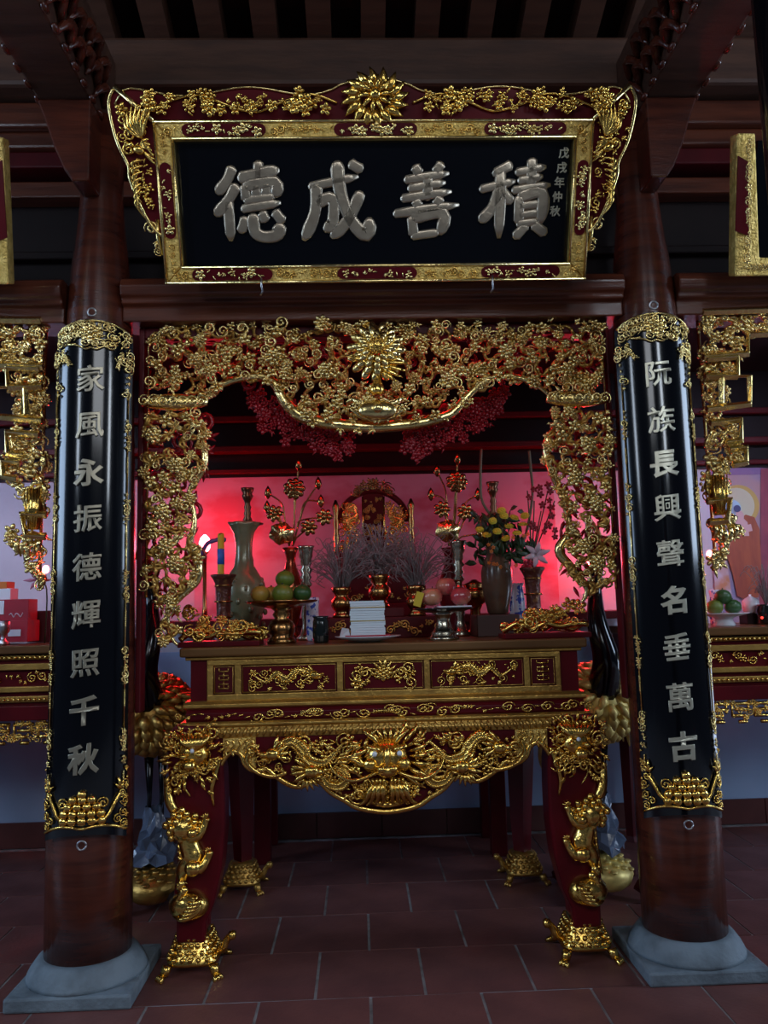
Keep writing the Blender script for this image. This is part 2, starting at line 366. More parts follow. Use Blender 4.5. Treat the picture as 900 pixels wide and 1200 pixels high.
# upper timber panelling above the beam, set back
up=MB().box(-4.5,5.2,.62,.68,2.75,4.15); struct('wall_upper',up,WOODD)
for i,(z0,z1,yy) in enumerate(((3.06,3.10,.57),(3.34,3.42,.52),(2.86,2.92,.57))):
    struct('trim_%d'%(i+6),MB().box(-4.4,5.1,yy,.619,z0,z1),(WOODD,WOODH,WOODD)[i],bevel=.008)
# moulded purlin seen left and right of the brackets
pur=MB()
pur.box(-4.4,5.1,.40,.62,3.62,3.74); pur.box(-4.4,5.1,.44,.62,3.54,3.62)
struct('trim_10',pur,WOODH,bevel=.012)
struct('trim_11',MB().box(-4.4,5.1,.47,.61,3.46,3.54),REDD,bevel=.008)
struct('trim_12',MB().box(-4.4,5.1,.30,.56,P(450,98,.30).z,P(450,42,.30).z),WOODB,bevel=.02)
# ceiling boards and rafters rising towards the front
RZ0=P(450,42,.30).z
def roofz(y): return RZ0+(.3-y)*.34
cb=MB(); cb.add([(-4.5,.7,roofz(.7)+.13),(5.2,.7,roofz(.7)+.13),(5.2,-3.2,roofz(-3.2)+.13),(-4.5,-3.2,roofz(-3.2)+.13),
 (-4.5,.7,roofz(.7)+.17),(5.2,.7,roofz(.7)+.17),(5.2,-3.2,roofz(-3.2)+.17),(-4.5,-3.2,roofz(-3.2)+.17)],[(0,3,2,1),(4,5,6,7),(0,1,5,4),(1,2,6,5),(2,3,7,6),(3,0,4,7)])
ce=struct('ceiling',cb,WOODD)
rf=MB(); y0,y1=.66,-3.1
rf.add([(-.055,y0,roofz(y0)),(.055,y0,roofz(y0)),(.055,y1,roofz(y1)),(-.055,y1,roofz(y1)),(-.055,y0,roofz(y0)+.12),(.055,y0,roofz(y0)+.12),(.055,y1,roofz(y1)+.12),(-.055,y1,roofz(y1)+.12)],[(0,3,2,1),(4,5,6,7),(0,1,5,4),(1,2,6,5),(2,3,7,6),(3,0,4,7)])
rm=rf.mesh('rafter',WOODB,False)
for k in range(-16,20):
    o=bpy.data.objects.new('rafter',rm); COL.objects.link(o); o.parent=ce; o.location=(.06+.245*k,0,0)
struct('ceiling_back',MB().box(-4.5,5.2,.68,2.2,2.9,2.96),WOODD)
struct('wall_left',MB().box(-4.6,-4.5,-.2,2.2,0,4.6),WOODD); struct('wall_right',MB().box(5.2,5.3,-.2,2.2,0,4.6),WOODD)
# main cross beam between and beyond the columns
def beam_mb(x0,x1):
    m=MB()
    prof=[(.13,2.585),(.13,2.645),(.105,2.655),(.105,2.672),(.085,2.685),(.075,2.72),(.09,2.75),(.12,2.765),(.30,2.765),(.30,2.585)]
    n=len(prof); vs=[(x0,a,b) for a,b in prof]+[(x1,a,b) for a,b in prof]
    m.add(vs,[tuple(range(n))[::-1],tuple(range(n,2*n))]+[(i,(i+1)%n,(i+1)%n+n,i+n) for i in range(n)]); return m
CL=Vector((-.875,.2,0)); CR_=Vector((1.437,.2,0))
for i,(a,b,lab) in enumerate(((-4.4,-1.0,''),(-.76,1.32,''),(1.55,5.1,''))):
    struct('trim_%d'%(i+14),beam_mb(a,b),WOODH,smooth=False,bevel=.006)
# columns
def column(c,lab):
    t=thing('column',(c.x,c.y,0),lab,'column')
    prof=[(.160,.10),(.162,.5),(.160,1.2),(.150,1.9),(.137,2.45),(.126,2.72),(.115,2.86),(.097,3.02),(.088,3.14),(.088,3.5)]
    MB().lathe(prof,c,32).build('shaft',WOOD,t)
    b=MB(); hx=.225
    b.box(c.x-hx,c.x+hx,c.y-hx,c.y+hx,0,.05); b.build('plinth',STONE,t,False,bevel=.008)
    MB().lathe([(.222,.05),(.218,.062),(.206,.085),(.186,.112),(.176,.122),(.166,.124)],c,36).build('stone_collar',STONE,t)
    m=MB()
    for k in range(24):
        a=2*PI*k/24; R=.203
        p=[(c.x+(R-.0*j)*math.cos(a+.05*math.sin(j*2.2))*(1-.035*j),c.y+R*math.sin(a+.05*math.sin(j*2.2))*(1-.035*j),.064+.013*j) for j in range(4)]
        m.tube(p,.0045,4)
    m.build('carved_petal_band',STONE,t)
    # head bracket, front knee
    s=-1 if c.x<XC else 1
    xi,xo=c.x-s*.018,c.x+s*.20
    poly=[(xi,3.47),(xo,3.47),(xo-s*.035,3.38),(xo-s*.075,3.26),(xo-s*.115,3.17),(xo-s*.15,3.12),(xi,3.12)]
    MB().prism(poly,-.02,.14).build('head_bracket',WOOD,t,False,bevel=.008)
    return t
colL=column(CL,'left varnished red-brown round column behind the left couplet board')
colR=column(CR_,'right varnished red-brown round column behind the right couplet board')
def tiebeam(c,lab):
    s=-1 if c.x<XC else 1
    xi,xo=c.x-s*.018,c.x+s*.20; x0,x1=min(xi,xo),max(xi,xo)
    t=thing('tie_beam',(c.x+s*.09,-1.4,3.47),lab,'beam')
    m=MB(); m.box(x0,x1,-2.9,.30,3.472,3.86); m.build('beam',WOODB,t,False,bevel=.012)
    q=random.Random(5 if s<0 else 6)
    # carved leafage along the inner face and its lower edge
    mm=MB(); xf=xi-s*.004
    for k in range(26):
        y=.12-k*.10; z=3.52+.03*math.sin(k*1.3)
        for j in range(2):
            zz=z+j*.12
            pts=[(xf,y,zz),(xf-s*.03,y-.05,zz+.05),(xf-s*.02,y-.10,zz+.02),(xf,y-.12,zz-.03)]
            mm.tube(sm(pts,2),[.012,.02,.022,.022,.018,.012,.006],5,axis=(1,0,0))
        mm.ell((xf,y-.03,3.474),.014,.03,.014,6,4)
    mm.build('carved_leafage',WOOD,t)
    mo=MB()
    for k in range(26): mo.ell((xo,.1-k*.10,3.478),.014,.035,.014,6,4)
    mo.build('beaded_edge',WOOD,t)
tiebeam(CL,'dark timber tie beam running forward from the left column head')
tiebeam(CR_,'dark timber tie beam running forward from the right column head')
# near column just inside the right edge of the picture
nx=P(886,80,-1.14)
tc=thing('column',(nx.x+.172,-1.14,0),'near black-lacquered column cut off by the upper right edge of the photo','column')
MB().lathe([(.15,.10),(.15,1.2),(.15,2.4),(.15,3.47)],(nx.x+.172,-1.14,0),32).build('shaft',BLACK,tc)
bq=MB(); bq.box(nx.x-.05,nx.x+.39,-1.36,-.92,0,.05); bq.build('plinth',STONE,tc,False,bevel=.008)
MB().lathe([(.215,.05),(.206,.085),(.180,.112),(.160,.124)],(nx.x+.172,-1.14,0),32).build('stone_collar',STONE,tc)
# inner door-like frame round the arch: posts and lintel panel
fr=thing('timber_surround',(XC,.24,1.2),'dark red timber frame around the carved gilded arch','surround')
MB().box(-.712,-.688,.20,.27,1.0,2.585).build('post',REDD,fr,False,bevel=.006)
MB().box(1.262,1.274,.20,.27,1.0,2.585).build('post',REDD,fr,False,bevel=.006)
MB().box(-.688,1.262,.20,.27,2.535,2.585).build('lintel',REDD,fr,False,bevel=.006)
# ================================================================== NAME BOARD (plaque) leaning forward on the beam
def plaque():
    t=thing('name_board',(XC,-.05,2.668),'wide black and gold carved name board with four large characters, leaning forward above the arch','sign')
    ca,sa=math.cos(.40),math.sin(.40)
    def T(p):   # local (x, -toward viewer, up) -> world leaning forward
        x,y,z=p; return (XC+x, -.05+y*ca-z*sa, 2.668+z*ca+y*sa)
    def bp(name,mb,m,parent=t,smooth=True,bevel=0): return mb.map(T).build(name,m,parent,smooth,bevel)
    W,H=.818,.578; fw=.066
    hb=lambda z:(1-.075*(1-z/H)*0)  
    # black field
    bp('board',MB().box(-W+.03,W-.03,.0,.03,.03,H-.03),BLACK,smooth=False)
    # four frame rails, mitred, gold with red cartouches
    def rail(pts,name):
        m=MB(); m.prism(pts,-.035,.03); return bp(name,m,GOLDF,smooth=False,bevel=.008)
    rails=[rail([(-W,0),(W,0),(W-fw,fw),(-W+fw,fw)],'frame_rail'),rail([(-W,H),(W,H),(W-fw,H-fw),(-W+fw,H-fw)],'frame_rail'),
           rail([(-W,0),(-W+fw,fw),(-W+fw,H-fw),(-W,H)],'frame_rail'),rail([(W,0),(W-fw,fw),(W-fw,H-fw),(W,H)],'frame_rail')]
    for z in (.004,H-.004,fw-.005,H-fw+.005):
        e=W if z<.01 or z>H-.01 else W-fw
        bp('gilt_bead',MB().tube([(-e,-.038,z),(e,-.038,z)],.006,6),GOLDP)
    for s in (-1,1):
        bp('gilt_bead',MB().tube([(s*(W-.004),-.038,0),(s*(W-.004),-.038,H)],.006,6),GOLDP)
        bp('gilt_bead',MB().tube([(s*(W-fw),-.038,fw),(s*(W-fw),-.038,H-fw)],.006,6),GOLDP)
    q=random.Random(2)
    def cart(cx,cz,hw,hh,vert=False):
        n=7; out=[]
        for k in range(2*n):
            a=-PI/2+PI*(k%n)/(n-1)+(PI if k>=n else 0); sx=1 if k<n else -1
            if vert: out.append((cx+hh*math.sin(a)*1.0,cz+sx*(hw-hh)+hh*math.cos(a)*1)) 
            else: out.append((cx+sx*(hw-hh)+hh*math.cos(a),cz+hh*math.sin(a)))
        if vert: out=[(cx+(z2),cz+(x2)) for x2,z2 in [(x-cx,z-cz) for x,z in [(cx+sx_*(hw-hh)+hh*math.cos(b),cz+hh*math.sin(b)) for sx_,b in [(1,-PI/2+PI*i/6) for i in range(7)]+[(-1,PI/2+PI*i/6) for i in range(7)]]]]
        c=bp('red_cartouche',MB().prism(out,-.041,-.03),RED,smooth=False); tag(c,'rounded red panel with gilt vine')
        m=MB(); L=int(hw*2/.028)
        for i in range(L):
            u=(i+.5)/L*2-1; a=q.uniform(0,6); s=.014
            x,z=(cx+u*(hw-.02),cz+.007*math.sin(i*1.7)) if not vert else (cx+.007*math.sin(i*1.7),cz+u*(hw-.02))
            m.addT(q.choice((PB,PL,PD,PC)),(x,-.044,z),(s*1.5,s*1.2,s*1.5),a)
        bp('vine_relief',m,GOLDP,c)
    for z in (fw/2,H-fw/2):
        for cx in (-.56,0,.56): cart(cx,z,.155,.021)
    for s in (-1,1): cart(s*(W-fw/2),H*.52,.135,.021,True)
    # stippled gold fret between the cartouches
    m=MB()
    for z in (fw/2,H-fw/2):
        for i in range(60):
            x=-W+.05+i*(2*W-.1)/59
            if min(abs(x-c) for c in (-.56,0,.56))<.165: continue
            m.addT(q.choice((PS,PC,PD)),(x,-.037,z+q.uniform(-.008,.008)),.018,q.uniform(0,6))
    for s in (-1,1):
        for i in range(18):
            z=.05+i*(H-.1)/17
            if abs(z-H*.52)<.145: continue
            m.addT(q.choice((PS,PC)),(s*(W-fw/2),-.037,z),.013,q.uniform(0,6))
    bp('gilt_fret',m,GOLD)
    # crest board along the top: scalloped outline
    def crest_z(x):
        a=abs(x)/ .97
        return H+.104+.048*math.exp(-(x/.14)**2)+.014*math.cos(x*13.5)*(1 if abs(x)>.15 else 0)+.0*a
    xs=[-.955+1.91*i/60 for i in range(61)]
    low=[(-W,H),(W,H)]
    topl=[(x,crest_z(x)-( .055*max(0,(abs(x)-.90)/.055)**2)) for x in xs]
    crest=bp('crest_board',MB().prism([(-W,H+.002)]+topl+[(W,H+.002)],-.012,.012),RED,smooth=False); tag(crest,'scalloped red crest with gilt flowers')
    bp('gilt_edge',MB().tube([(x,-.016,z-.004) for x,z in topl],.0045,5),GOLDP,crest)
    lot=MB()
    for k in range(16):
        a=2*PI*k/16
        lot.addT(PD,(.0+.05*math.cos(a),-.030,H+.072+.028*math.sin(a)),(.078,.10,.12),a)
    for k in range(10):
        a=2*PI*k/10; lot.addT(PD,(.012*math.cos(a),-.055,H+.082+.012*math.sin(a)),(.055,.07,.06),a)
    lot.ell((0,-.06,H+.082),.022,.02,.022,8,5)
    bp('lotus_flower',lot,GOLD,crest)
    q=random.Random(4)
    for s in (-1,1):
        mv=MB(); pts=[(s*(.14+.1*i),-.02,H+.06+.03*math.sin(i*1.5)) for i in range(8)]; mv.tube(sm(pts,4),.005,5); bp('vine',mv,GOLD,crest)
        for (cx,n,r) in ((.21,5,.035),(.295,15,.046),(.40,5,.036),(.49,10,.036),(.57,4,.036),(.645,15,.046),(.745,5,.034),(.83,11,.036)):
            m=MB()
            for k in range(n):
                a=q.uniform(0,2*PI); R=r*math.sqrt(q.random())
                m.addT(q.choice((PB,PL,PD,PC)),(s*cx+R*math.cos(a)*1.35,-.03-.012*q.random(),H+.060+R*math.sin(a)*.9),q.uniform(.020,.032),q.uniform(0,6))
            bp('flower_spray',m,GOLD,crest)
        for k in range(9):
            x=s*q.uniform(.17,.88); bp('leaf',MB().addT(PL,(x,-.025,H+.06+q.uniform(-.03,.03)),.034,q.uniform(0,6)),GOLD,crest)
        # side wing: red board, gilt rim, phoenix
        out=[(W,H+.005),(.955,H+.11),(.975,H+.07),(.972,H+.0),(.955,H-.08),(.925,H-.15),(.925,H-.19),(.905,H-.26),(.872,H-.34),(.842,H-.385),(W,H-.40)]
        out=[(s*x,z) for x,z in out]
        wg=bp('wing_board',MB().prism(out,-.012,.012),RED,smooth=False); tag(wg,'red side wing with a gilt bird')
        rim=sm([(x,-.016,z) for x,z in out[1:]],4); bp('gilt_rim',MB().tube(rim,.007,6),GOLDP,wg)
        bp('mitre_bead',MB().tube([(s*W,-.03,H),(s*.95,-.02,H+.115)],.010,6),GOLDP,wg)
        m=MB(); m.addT(PBD,(s*.875,-.03,H-.10),(s*.05,.06,.06),0)
        for k in range(7):
            x0=.862+.004*k; z0=H-.13-.0*k
            m.tube(sm([(s*x0,-.025,z0-.02*k),(s*(x0+.045-.004*k),-.035,z0-.015-.023*k),(s*(x0+.03-.006*k),-.025,z0-.05-.026*k)],4),taper(9,.0075),5,.6)
        for k in range(7):
            a=.35+.28*k
            m.tube(sm([(s*.865,-.025,H-.06),(s*(.865+.05*math.cos(a)),-.04,H-.05+.055*math.sin(a)),(s*(.865+.075*math.cos(a+.3)),-.03,H-.03+.10*math.sin(a+.15))],4),taper(9,.0075),5,.6)
        
        wp=[(s*.845,H-.02),(s*.93,H+.075),(s*.955,H),(s*.915,H-.13),(s*.89,H-.26),(s*.845,H-.33)]
        for (x,z) in darts(wp,.022,77,900): m.addT(q.choice((PD,PL,PD,PC,PS)),(x,-.022,z),q.uniform(.018,.028),q.uniform(0,6))
        m.addT(PB,(s*.93,-.025,H+.04),.026,1); m.addT(PC,(s*.90,-.025,H-.16),.025,0)
        bp('phoenix_relief',m,GOLD,wg)
        m=MB(); m.addT(PS,(s*.862,-.01,H-.37),(s*.028,.03,.028),.5); m.addT(PL,(s*.845,-.01,H-.42),.03,-1.2 if s>0 else -1.9); m.addT(PS,(s*.842,-.01,H-.455),(s*.018,.03,.018),2)
        m.tube([(s*.835,-.01,H-.34),(s*.84,-.01,H-.40),(s*.832,-.01,H-.47)],.008,6); bp('curled_tail',m,GOLDP,wg)
    # the four large characters
    for ch,cx in (('德',-.487),('成',-.155),('善',.195),('積',.535)):
        m=brush(ch,.262 if ch!='善' else .25,.0262); m.v=[v+Vector((cx,-.008,.292)) for v in m.v]
        bp('carved_character',m,SILV)
    for i,ch in enumerate('戊戌年仲秋'):
        m=glyph(ch,.040,.0004,.002,.0006); m.v=[v+Vector((.718-.006*i,-.004,.465-.052*i)) for v in m.v]
        tag(bp('inscription_character',m,LETT),'tiny gilt character')
    for s in (-.5,.5):
        MB().tube([(XC+s,-.03,2.70),(XC+s,.03,2.74),(XC+s,.16,2.775)],.012,6).build('wall_bracket',METAL,t)
    for s in (-.45,.45):
        bp('hook',MB().tube([(s,-.04,.02),(s,-.05,-.01),(s+.004,-.045,-.03),(s-.006,-.04,-.045)],.004,6),METAL)
    return t
plaque()
# ================================================================== SIDE NAME BOARDS cut by the frame
def side_board(s):
    t=thing('name_board',(XC+s*1.95,-.05,2.668),'%s neighbouring gilt-framed name board cut off by the photo edge'%('left' if s<0 else 'right'),'sign')
    ca,sa=math.cos(.40),math.sin(.40); x0=(P(14,335,-.05).x if s<0 else P(857,325,-.05).x)
    def T(p):
        x,y,z=p; return (x0+s*x,-.05+y*ca-z*sa,2.675+z*ca+y*sa)
    m=MB().prism([(0,0),(1.5,0),(1.5,.07),(.09,.07),(.02,.52),(-.05,.52)],-.035,.03); m.map(T).build('frame_rail',GOLDF,t,False,bevel=.006)
    MB().box(.05,1.4,.0,.03,.05,.5).map(T).build('board',BLACK,t,False)
    m=MB(); q=random.Random(9)
    for i in range(26):
        z=.04+i*.018; m.addT(q.choice((PS,PC,PB,PL)),(.045-.1*z,-.04,z),.015,q.uniform(0,6))
    for i in range(14): m.addT(q.choice((PS,PC,PB)),(.05+i*.025,-.04,.035),.014,q.uniform(0,6))
    m.map(T).build('gilt_fret',GOLDP,t)
    c=MB().prism([(-.02,.17),(.035,.15),(.0,.42),(-.04,.44)],-.042,-.034).map(T).build('red_cartouche',RED,t,False)
side_board(-1); side_board(1)
# ================================================================== COUPLET BOARDS on the columns
def couplet(cx,rot,text,zs,lab,mirror):
    R=.190; cyl=.195
    z0,z1=.562,2.553
    t=thing('couplet_board',(cx,.0,z0),lab,'sign','pair of couplet boards')
    tag(t,lab,'sign')
    def T(p):   # (arc length s, outward offset -y, z)
        s,y,z=p; a=s/R+rot; rr=R-y
        return (cx+rr*math.sin(a)+( .0),cyl-rr*math.cos(a),z)
    hw=.168
    def bp(name,mb,m,parent=t,smooth=True): return mb.map(T).build(name,m,parent,smooth)
    # board with shaped ends
    m=MB(); N=24; vs=[];fs=[]
    def zt(s): u=abs(s)/hw; return z1-.052*u**2.2
    def zb(s): u=abs(s)/hw; return z0+.03-.03*u**2
    for i in range(N+1):
        s=-hw+2*hw*i/N
        vs+= [(s,0,zb(s)),(s,0,zt(s)),(s,.014,zt(s)),(s,.014,zb(s))]
    for i in range(N):
        a=4*i;b=a+4
        fs+=[(a,b,b+1,a+1),(a+1,b+1,b+2,a+2),(a+2,b+2,b+3,a+3),(a+3,b+3,b,a)]
    fs+=[(0,1,2,3),(4*N+3,4*N+2,4*N+1,4*N)]
    m.add(vs,fs); o=bp('board',m,BLACK,smooth=True)
    try:
        o.data.shade_smooth()
        for p in o.data.polygons: p.use_smooth = abs(p.normal.z)<.5
    except Exception: pass
    es=o.modifiers.new('e','EDGE_SPLIT'); es.split_angle=.6
    # characters
    for ch,z in zip(text,zs):
        g=glyph(ch,.102,.0007 if ch in '輝興聲萬振德照垂族風阮家' else .0024,.0035,.0012)
        g.v=[Vector((v.x*1.05+.12*v.z*0,v.y-.004,v.z*1.08+.10*v.x)) for v in g.v]
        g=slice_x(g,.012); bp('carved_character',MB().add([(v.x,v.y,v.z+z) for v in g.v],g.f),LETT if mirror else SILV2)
    # top valance of clouds and scrolls
    q=random.Random(11)
    top=MB()
    for i in range(17):
        s=-.15+.30*i/16; u=abs(s)/.15
        for k in range(3+(1 if u>.7 else 0)):
            z=zt(s)-.026-.035*k
            if u<.75 and z<zt(0)-.105: continue
            top.addT(q.choice((PS,PS,PL,PD)),(s+q.uniform(-.004,.004),-.005,z),(.021,.024,.021),q.uniform(0,6))
    for s in (-1,1):
        for k in range(7): top.addT(q.choice((PL,PS,PD)),(s*(.152-.003*k),-.004,zt(.15)-.10-.026*k),(.022*(1-.05*k),.022,.026),-PI/2+s*.3)
        for k in range(5): top.addT(PL,(s*(.120-.006*k),-.004,zt(.12)-.10-.014*k),(.030,.022,.022),-PI/2-s*.5+.2*k)
    top.addT(PP,(0,-.006,zt(0)-.06),(.042,.03,.042),0)
    top.tube([(-.155+.31*i/20,-.004,zt(-.155+.31*i/20)-.008) for i in range(21)],.005,5)
    top.tube(sm([(-.10,-.004,zt(0)-.10),(-.05,-.006,zt(0)-.11),(-.02,-.006,zt(0)-.125),(0,-.006,zt(0)-.118),(.02,-.006,zt(0)-.125),(.05,-.006,zt(0)-.11),(.10,-.004,zt(0)-.10)],3),.004,5)
    bp('top_scrollwork',top,GOLDP)
    # side chains
    for s in (-1,1):
        c=MB(); x=s*.146
        c.tube([(x,-.004,zt(.15)-.24),(x,-.004,z0+.33)],.0032,5)
        z=zt(.15)-.36; 
        while z>z0+.38:
            for k in range(6): c.addT(q.choice((PC,PS,PL)),(x+q.uniform(-.004,.004),-.004,z-.022*k),(.016,.016,.019),q.uniform(0,6))
            for k in range(8): c.ell((x,-.005,z-.15-.008*k),.0045,.005,.005,5,3)
            z-=.30
        bp('side_garland',c,GOLDP)
    # bottom: tortoise-like lotus mound, corner vines
    bt=MB()
    for j,(n,z,w) in enumerate(((5,.060,.085),(5,.085,.080),(4,.110,.062),(3,.135,.04),(1,.155,0))):
        for i in range(n):
            x=(-w/1.25+2*w/1.25*i/(n-1)) if n>1 else 0
            bt.ell((x,-.008,z0+z+.02),.018,.014,.017,7,4)
    bt.addT(PS,(-.072,-.006,z0+.14),(.022,.02,.022),0); bt.addT(PS,(.072,-.006,z0+.14),(-.022,.02,.022),0)
    for s in (-1,1):
        bt.tube(sm([(s*.165,-.004,z0+.03),(s*.10,-.006,z0+.055),(s*.05,-.006,z0+.06),(0,-.006,z0+.052)],4),.0055,5)
        bt.tube(sm([(s*.04,-.006,z0+.075),(s*.085,-.008,z0+.09),(s*.11,-.008,z0+.13),(s*.135,-.008,z0+.17)],4),[.007]*13,5)
        for k,(x,z) in enumerate(((.148,.055),(.125,.075),(.148,.095),(.152,.135),(.14,.165),(.152,.20))):
            bt.addT(PS,(s*x,-.005,z0+z),(s*.017,.02,.017),k)
        for k in range(8): bt.addT(q.choice((PC,PL)),(s*(.158-.0*k),-.004,z0+.05+.034*k),(.012,.014,.014),q.uniform(0,6))
        bt.addT(PL,(s*.132,-.005,z0+.18),(.05,.03,.04),PI/2+s*.1)
    bp('bottom_scrollwork',bt,GOLD)
    for z in (z1+.028,z0-.006):
        m=MB(); m.tube([(.016*math.cos(2*PI*k/14),.0,z+.016*math.sin(2*PI*k/14)) for k in range(15)],.0035,6); bp('hanging_ring',m,METAL)
zl=[P(103,v,0).z for v in (443,498,553,607,664,720,777,833,890)]
zr=[P(790,v,0).z for v in (437,491,543,594,648,703,758,817,875)]
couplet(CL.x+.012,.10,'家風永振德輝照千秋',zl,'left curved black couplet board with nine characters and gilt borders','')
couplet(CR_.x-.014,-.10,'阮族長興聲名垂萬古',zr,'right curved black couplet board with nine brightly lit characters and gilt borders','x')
# ================================================================== CARVED ARCH (gate) between the columns
YG=.19
def arch():
    t=thing('carved_arch',(XC,YG,1.25),'openwork gilded arch of blossoms and lotus framing the altar','arch')
    top=W2([(176,385),(706,381),(706,450),(645,468),(630,455),(600,447),(570,455),(545,475),(520,492),(480,502),(440,506),(400,502),(360,498),(335,478),(318,456),(300,446),(275,448),(255,458),(240,468),(176,455)],YG)
    la=W2([(172,484),(238,484),(244,510),(240,555),(226,580),(226,620),(236,650),(232,680),(212,700),(208,752),(190,755),(186,700),(166,690),(168,640),(172,590),(168,540)],YG)
    ra=W2([(648,482),(710,480),(712,530),(716,590),(720,650),(720,688),(700,690),(690,700),(676,690),(660,660),(662,610),(650,575),(638,540),(640,505)],YG)
    # thin gold rails of the frame
    r=MB(); a=P(173,385,YG);b=P(706,381,YG); c=P(166,700,YG); d=P(719,690,YG)
    r.tube([(a.x,YG+.02,c.z),(a.x,YG+.02,a.z),(b.x,YG+.02,b.z),(b.x,YG+.02,d.z)],.007,6); r.build('gilt_rail',GOLDP,t)
    # main arching branches
    def br(pts,rad,name='branch',y=YG,m=GOLDP,flat=.8):
        p=sm([P(u,v,y) for u,v in pts],5); n=len(p); MB().tube(p,taper(n,rad,.4,.3),7,flat).build(name,m,t)
    br([(240,470),(252,456),(275,445),(305,441),(322,450),(333,470),(350,486),(372,494),(400,498),(440,500),(482,497),(508,492),(530,484),(548,464),(570,446),(600,441),(630,452),(648,468)],.026)
    br([(214,482),(232,500),(238,520),(240,540),(232,560),(222,575),(220,600)],.017)
    br([(222,575),(228,610),(222,640),(232,660),(230,680),(210,700),(196,720),(200,745),(208,756)],.019)
    br([(672,480),(652,500),(640,520),(645,548),(655,575),(660,590)],.018)
    br([(660,590),(668,620),(655,645),(672,668),(688,690),(682,706)],.020)
    br([(185,400),(215,412),(238,430),(252,452)],.012); br([(700,398),(668,412),(650,432),(640,455)],.012)
    # ruyi caps at the arm heads
    for (u0,u1,v0,v1) in ((165,243,462,481),(640,712,459,477)):
        m=MB()
        A=P(u0,(v0+v1)/2,YG-.03);B=P(u1,(v0+v1)/2,YG-.03); n=9; hh=(P(u0,v0,YG).z-P(u0,v1,YG).z)/2
        p=[A.lerp(B,i/12) for i in range(13)]; m.tube(p,[hh*(.45+.6*math.sin(PI*i/12)) for i in range(13)],9,.9)
        for i in range(7): q=A.lerp(B,(i+.5)/7); m.addT(PS,(q.x,q.y-hh*.8,q.z),(hh*.8,hh*.8,hh*.8),i*.9)
        m.build('ruyi_capital',GOLDP,t)
    # central lotus
    L=P(441,412,YG-.06); m=MB(); s=.001*1.0
    for R,N,k2,dy in ((.098,15,.075,0),(.078,14,.07,-.014),(.060,12,.06,-.028),(.044,10,.05,-.042)):
        for k in range(N):
            a=2*PI*k/N+R*9
            m.ell((L.x+R*.95*math.cos(a),L.y+dy,L.z+R*1.02*math.sin(a)),k2*.46,.018,k2*.25,9,5,a)
    m.addT(PD,(L.x,L.y-.03,L.z+.03),(.08,.05,.16),PI/2)
    m.build('lotus_petals',GOLDP,t)
    m=MB(); m.ell((L.x,L.y-.065,L.z+.005),.036,.025,.036,14,8)
    q0=random.Random(3)
    for k in range(40):
        R=.036*math.sqrt(k/40); a=k*2.4; m.ell((L.x+R*math.cos(a),L.y-.065-.024*math.sqrt(max(0,1-(R/.038)**2)),L.z+.005+R*math.sin(a)),.004,.005,.004,5,3)
    m.build('lotus_seed_head',GOLD,t)
    m=MB()
    for s_ in (-1,1):
        for k in range(4): m.addT(PD,(L.x+s_*.02,L.y-.02,L.z-.05-.012*k),(s_*(.12-.012*k),.07,.07),-.15-.22*k)
    B=P(441,450,YG-.05); m.tube(sm([(L.x,B.y,L.z-.04),(L.x,B.y-.01,B.z),(L.x,B.y-.01,B.z-.05)],4),[.012,.014,.016,.018,.022,.03,.034,.03,.02],8)
    m.build('lotus_stalk_leaves',GOLD,t)
    m=MB(); B=P(441,480,YG-.05)
    for s_ in (-1,1):
        m.tube(sm([(L.x,B.y,B.z+.015),(L.x+s_*.06,B.y-.01,B.z+.02),(L.x+s_*.10,B.y,B.z+.045),(L.x+s_*.13,B.y,B.z+.03)],4),taper(13,.016,.8,.2),6)
        m.tube(sm([(L.x,B.y,B.z-.045),(L.x+s_*.06,B.y,B.z-.03),(L.x+s_*.10,B.y,B.z)],4),.012,6)
        for k in range(5): m.addT(PC,(L.x+s_*(.02+.022*k),B.y-.015,B.z+.03-.006*k),.026,k)
    m.ell((L.x,B.y-.02,B.z-.008),.085,.03,.042,14,7); m.ell((L.x,B.y-.05,B.z-.006),.022,.02,.02,9,6)
    m.build('offering_basin',GOLDP,t)
    # blossoms, leaves, vine
    hub=lambda x,z:((x-L.x)/.115)**2+((z-(L.z-.02))/.14)**2<1
    q=random.Random(21); pts=[p for p in darts(top,.0335,5,9000) if not hub(*p)][:430]
    vine=MB()
    cnt={'b':0,'l':0,'p':0,'s':0,'c':0,'d':0}
    for (x,z) in pts:
        k=q.choice('bbbllllppsssccd'); d=.040; sc=d*q.uniform(.5,.8)
        if k in 'ld': sc*=1.5
        if k=='p': sc*=1.25
        inst(ME['gp'][k],PRN[k],t,(x,YG+q.uniform(-.065,.01),z),(sc,sc*1.35,sc),q.uniform(0,6.28),q.uniform(-.4,.4))
    for i,(x,z) in enumerate(pts):
        nr=sorted(((a-x)**2+(b-z)**2,a,b) for j,(a,b) in enumerate(pts) if j!=i)[:2]
        for dd,a,b in nr:
            if dd<.01: vine.tube(sm([(x,YG,z),((x+a)/2+(b-z)*.3,YG+.01,(z+b)/2-(a-x)*.3),(a,YG,b)],2),.0075,5)
    vine.build('vine',GOLDW,t)
    # top fringe blossoms rising over the rail
    for u in (196,248,282,312,404,430,455,483,540,560,590,640,688):
        v=383+rnd.uniform(-4,3); p=P(u,v,YG-.02); inst(ME['gp']['b'],'blossom',t,p,.022,rnd.uniform(0,6))
        p2=P(u+4,v-9,YG-.02); inst(ME['gp']['c'],'berry_cluster',t,p2,.016,rnd.uniform(0,6))
    for poly,sd in ((la,31),(ra,32)):
        foliage(t,poly,.0315,YG-.012,sd,'bbllspcds','gp',(.62,1.02),.034,vr=.0065,vm=GOLDW,tries=3500)
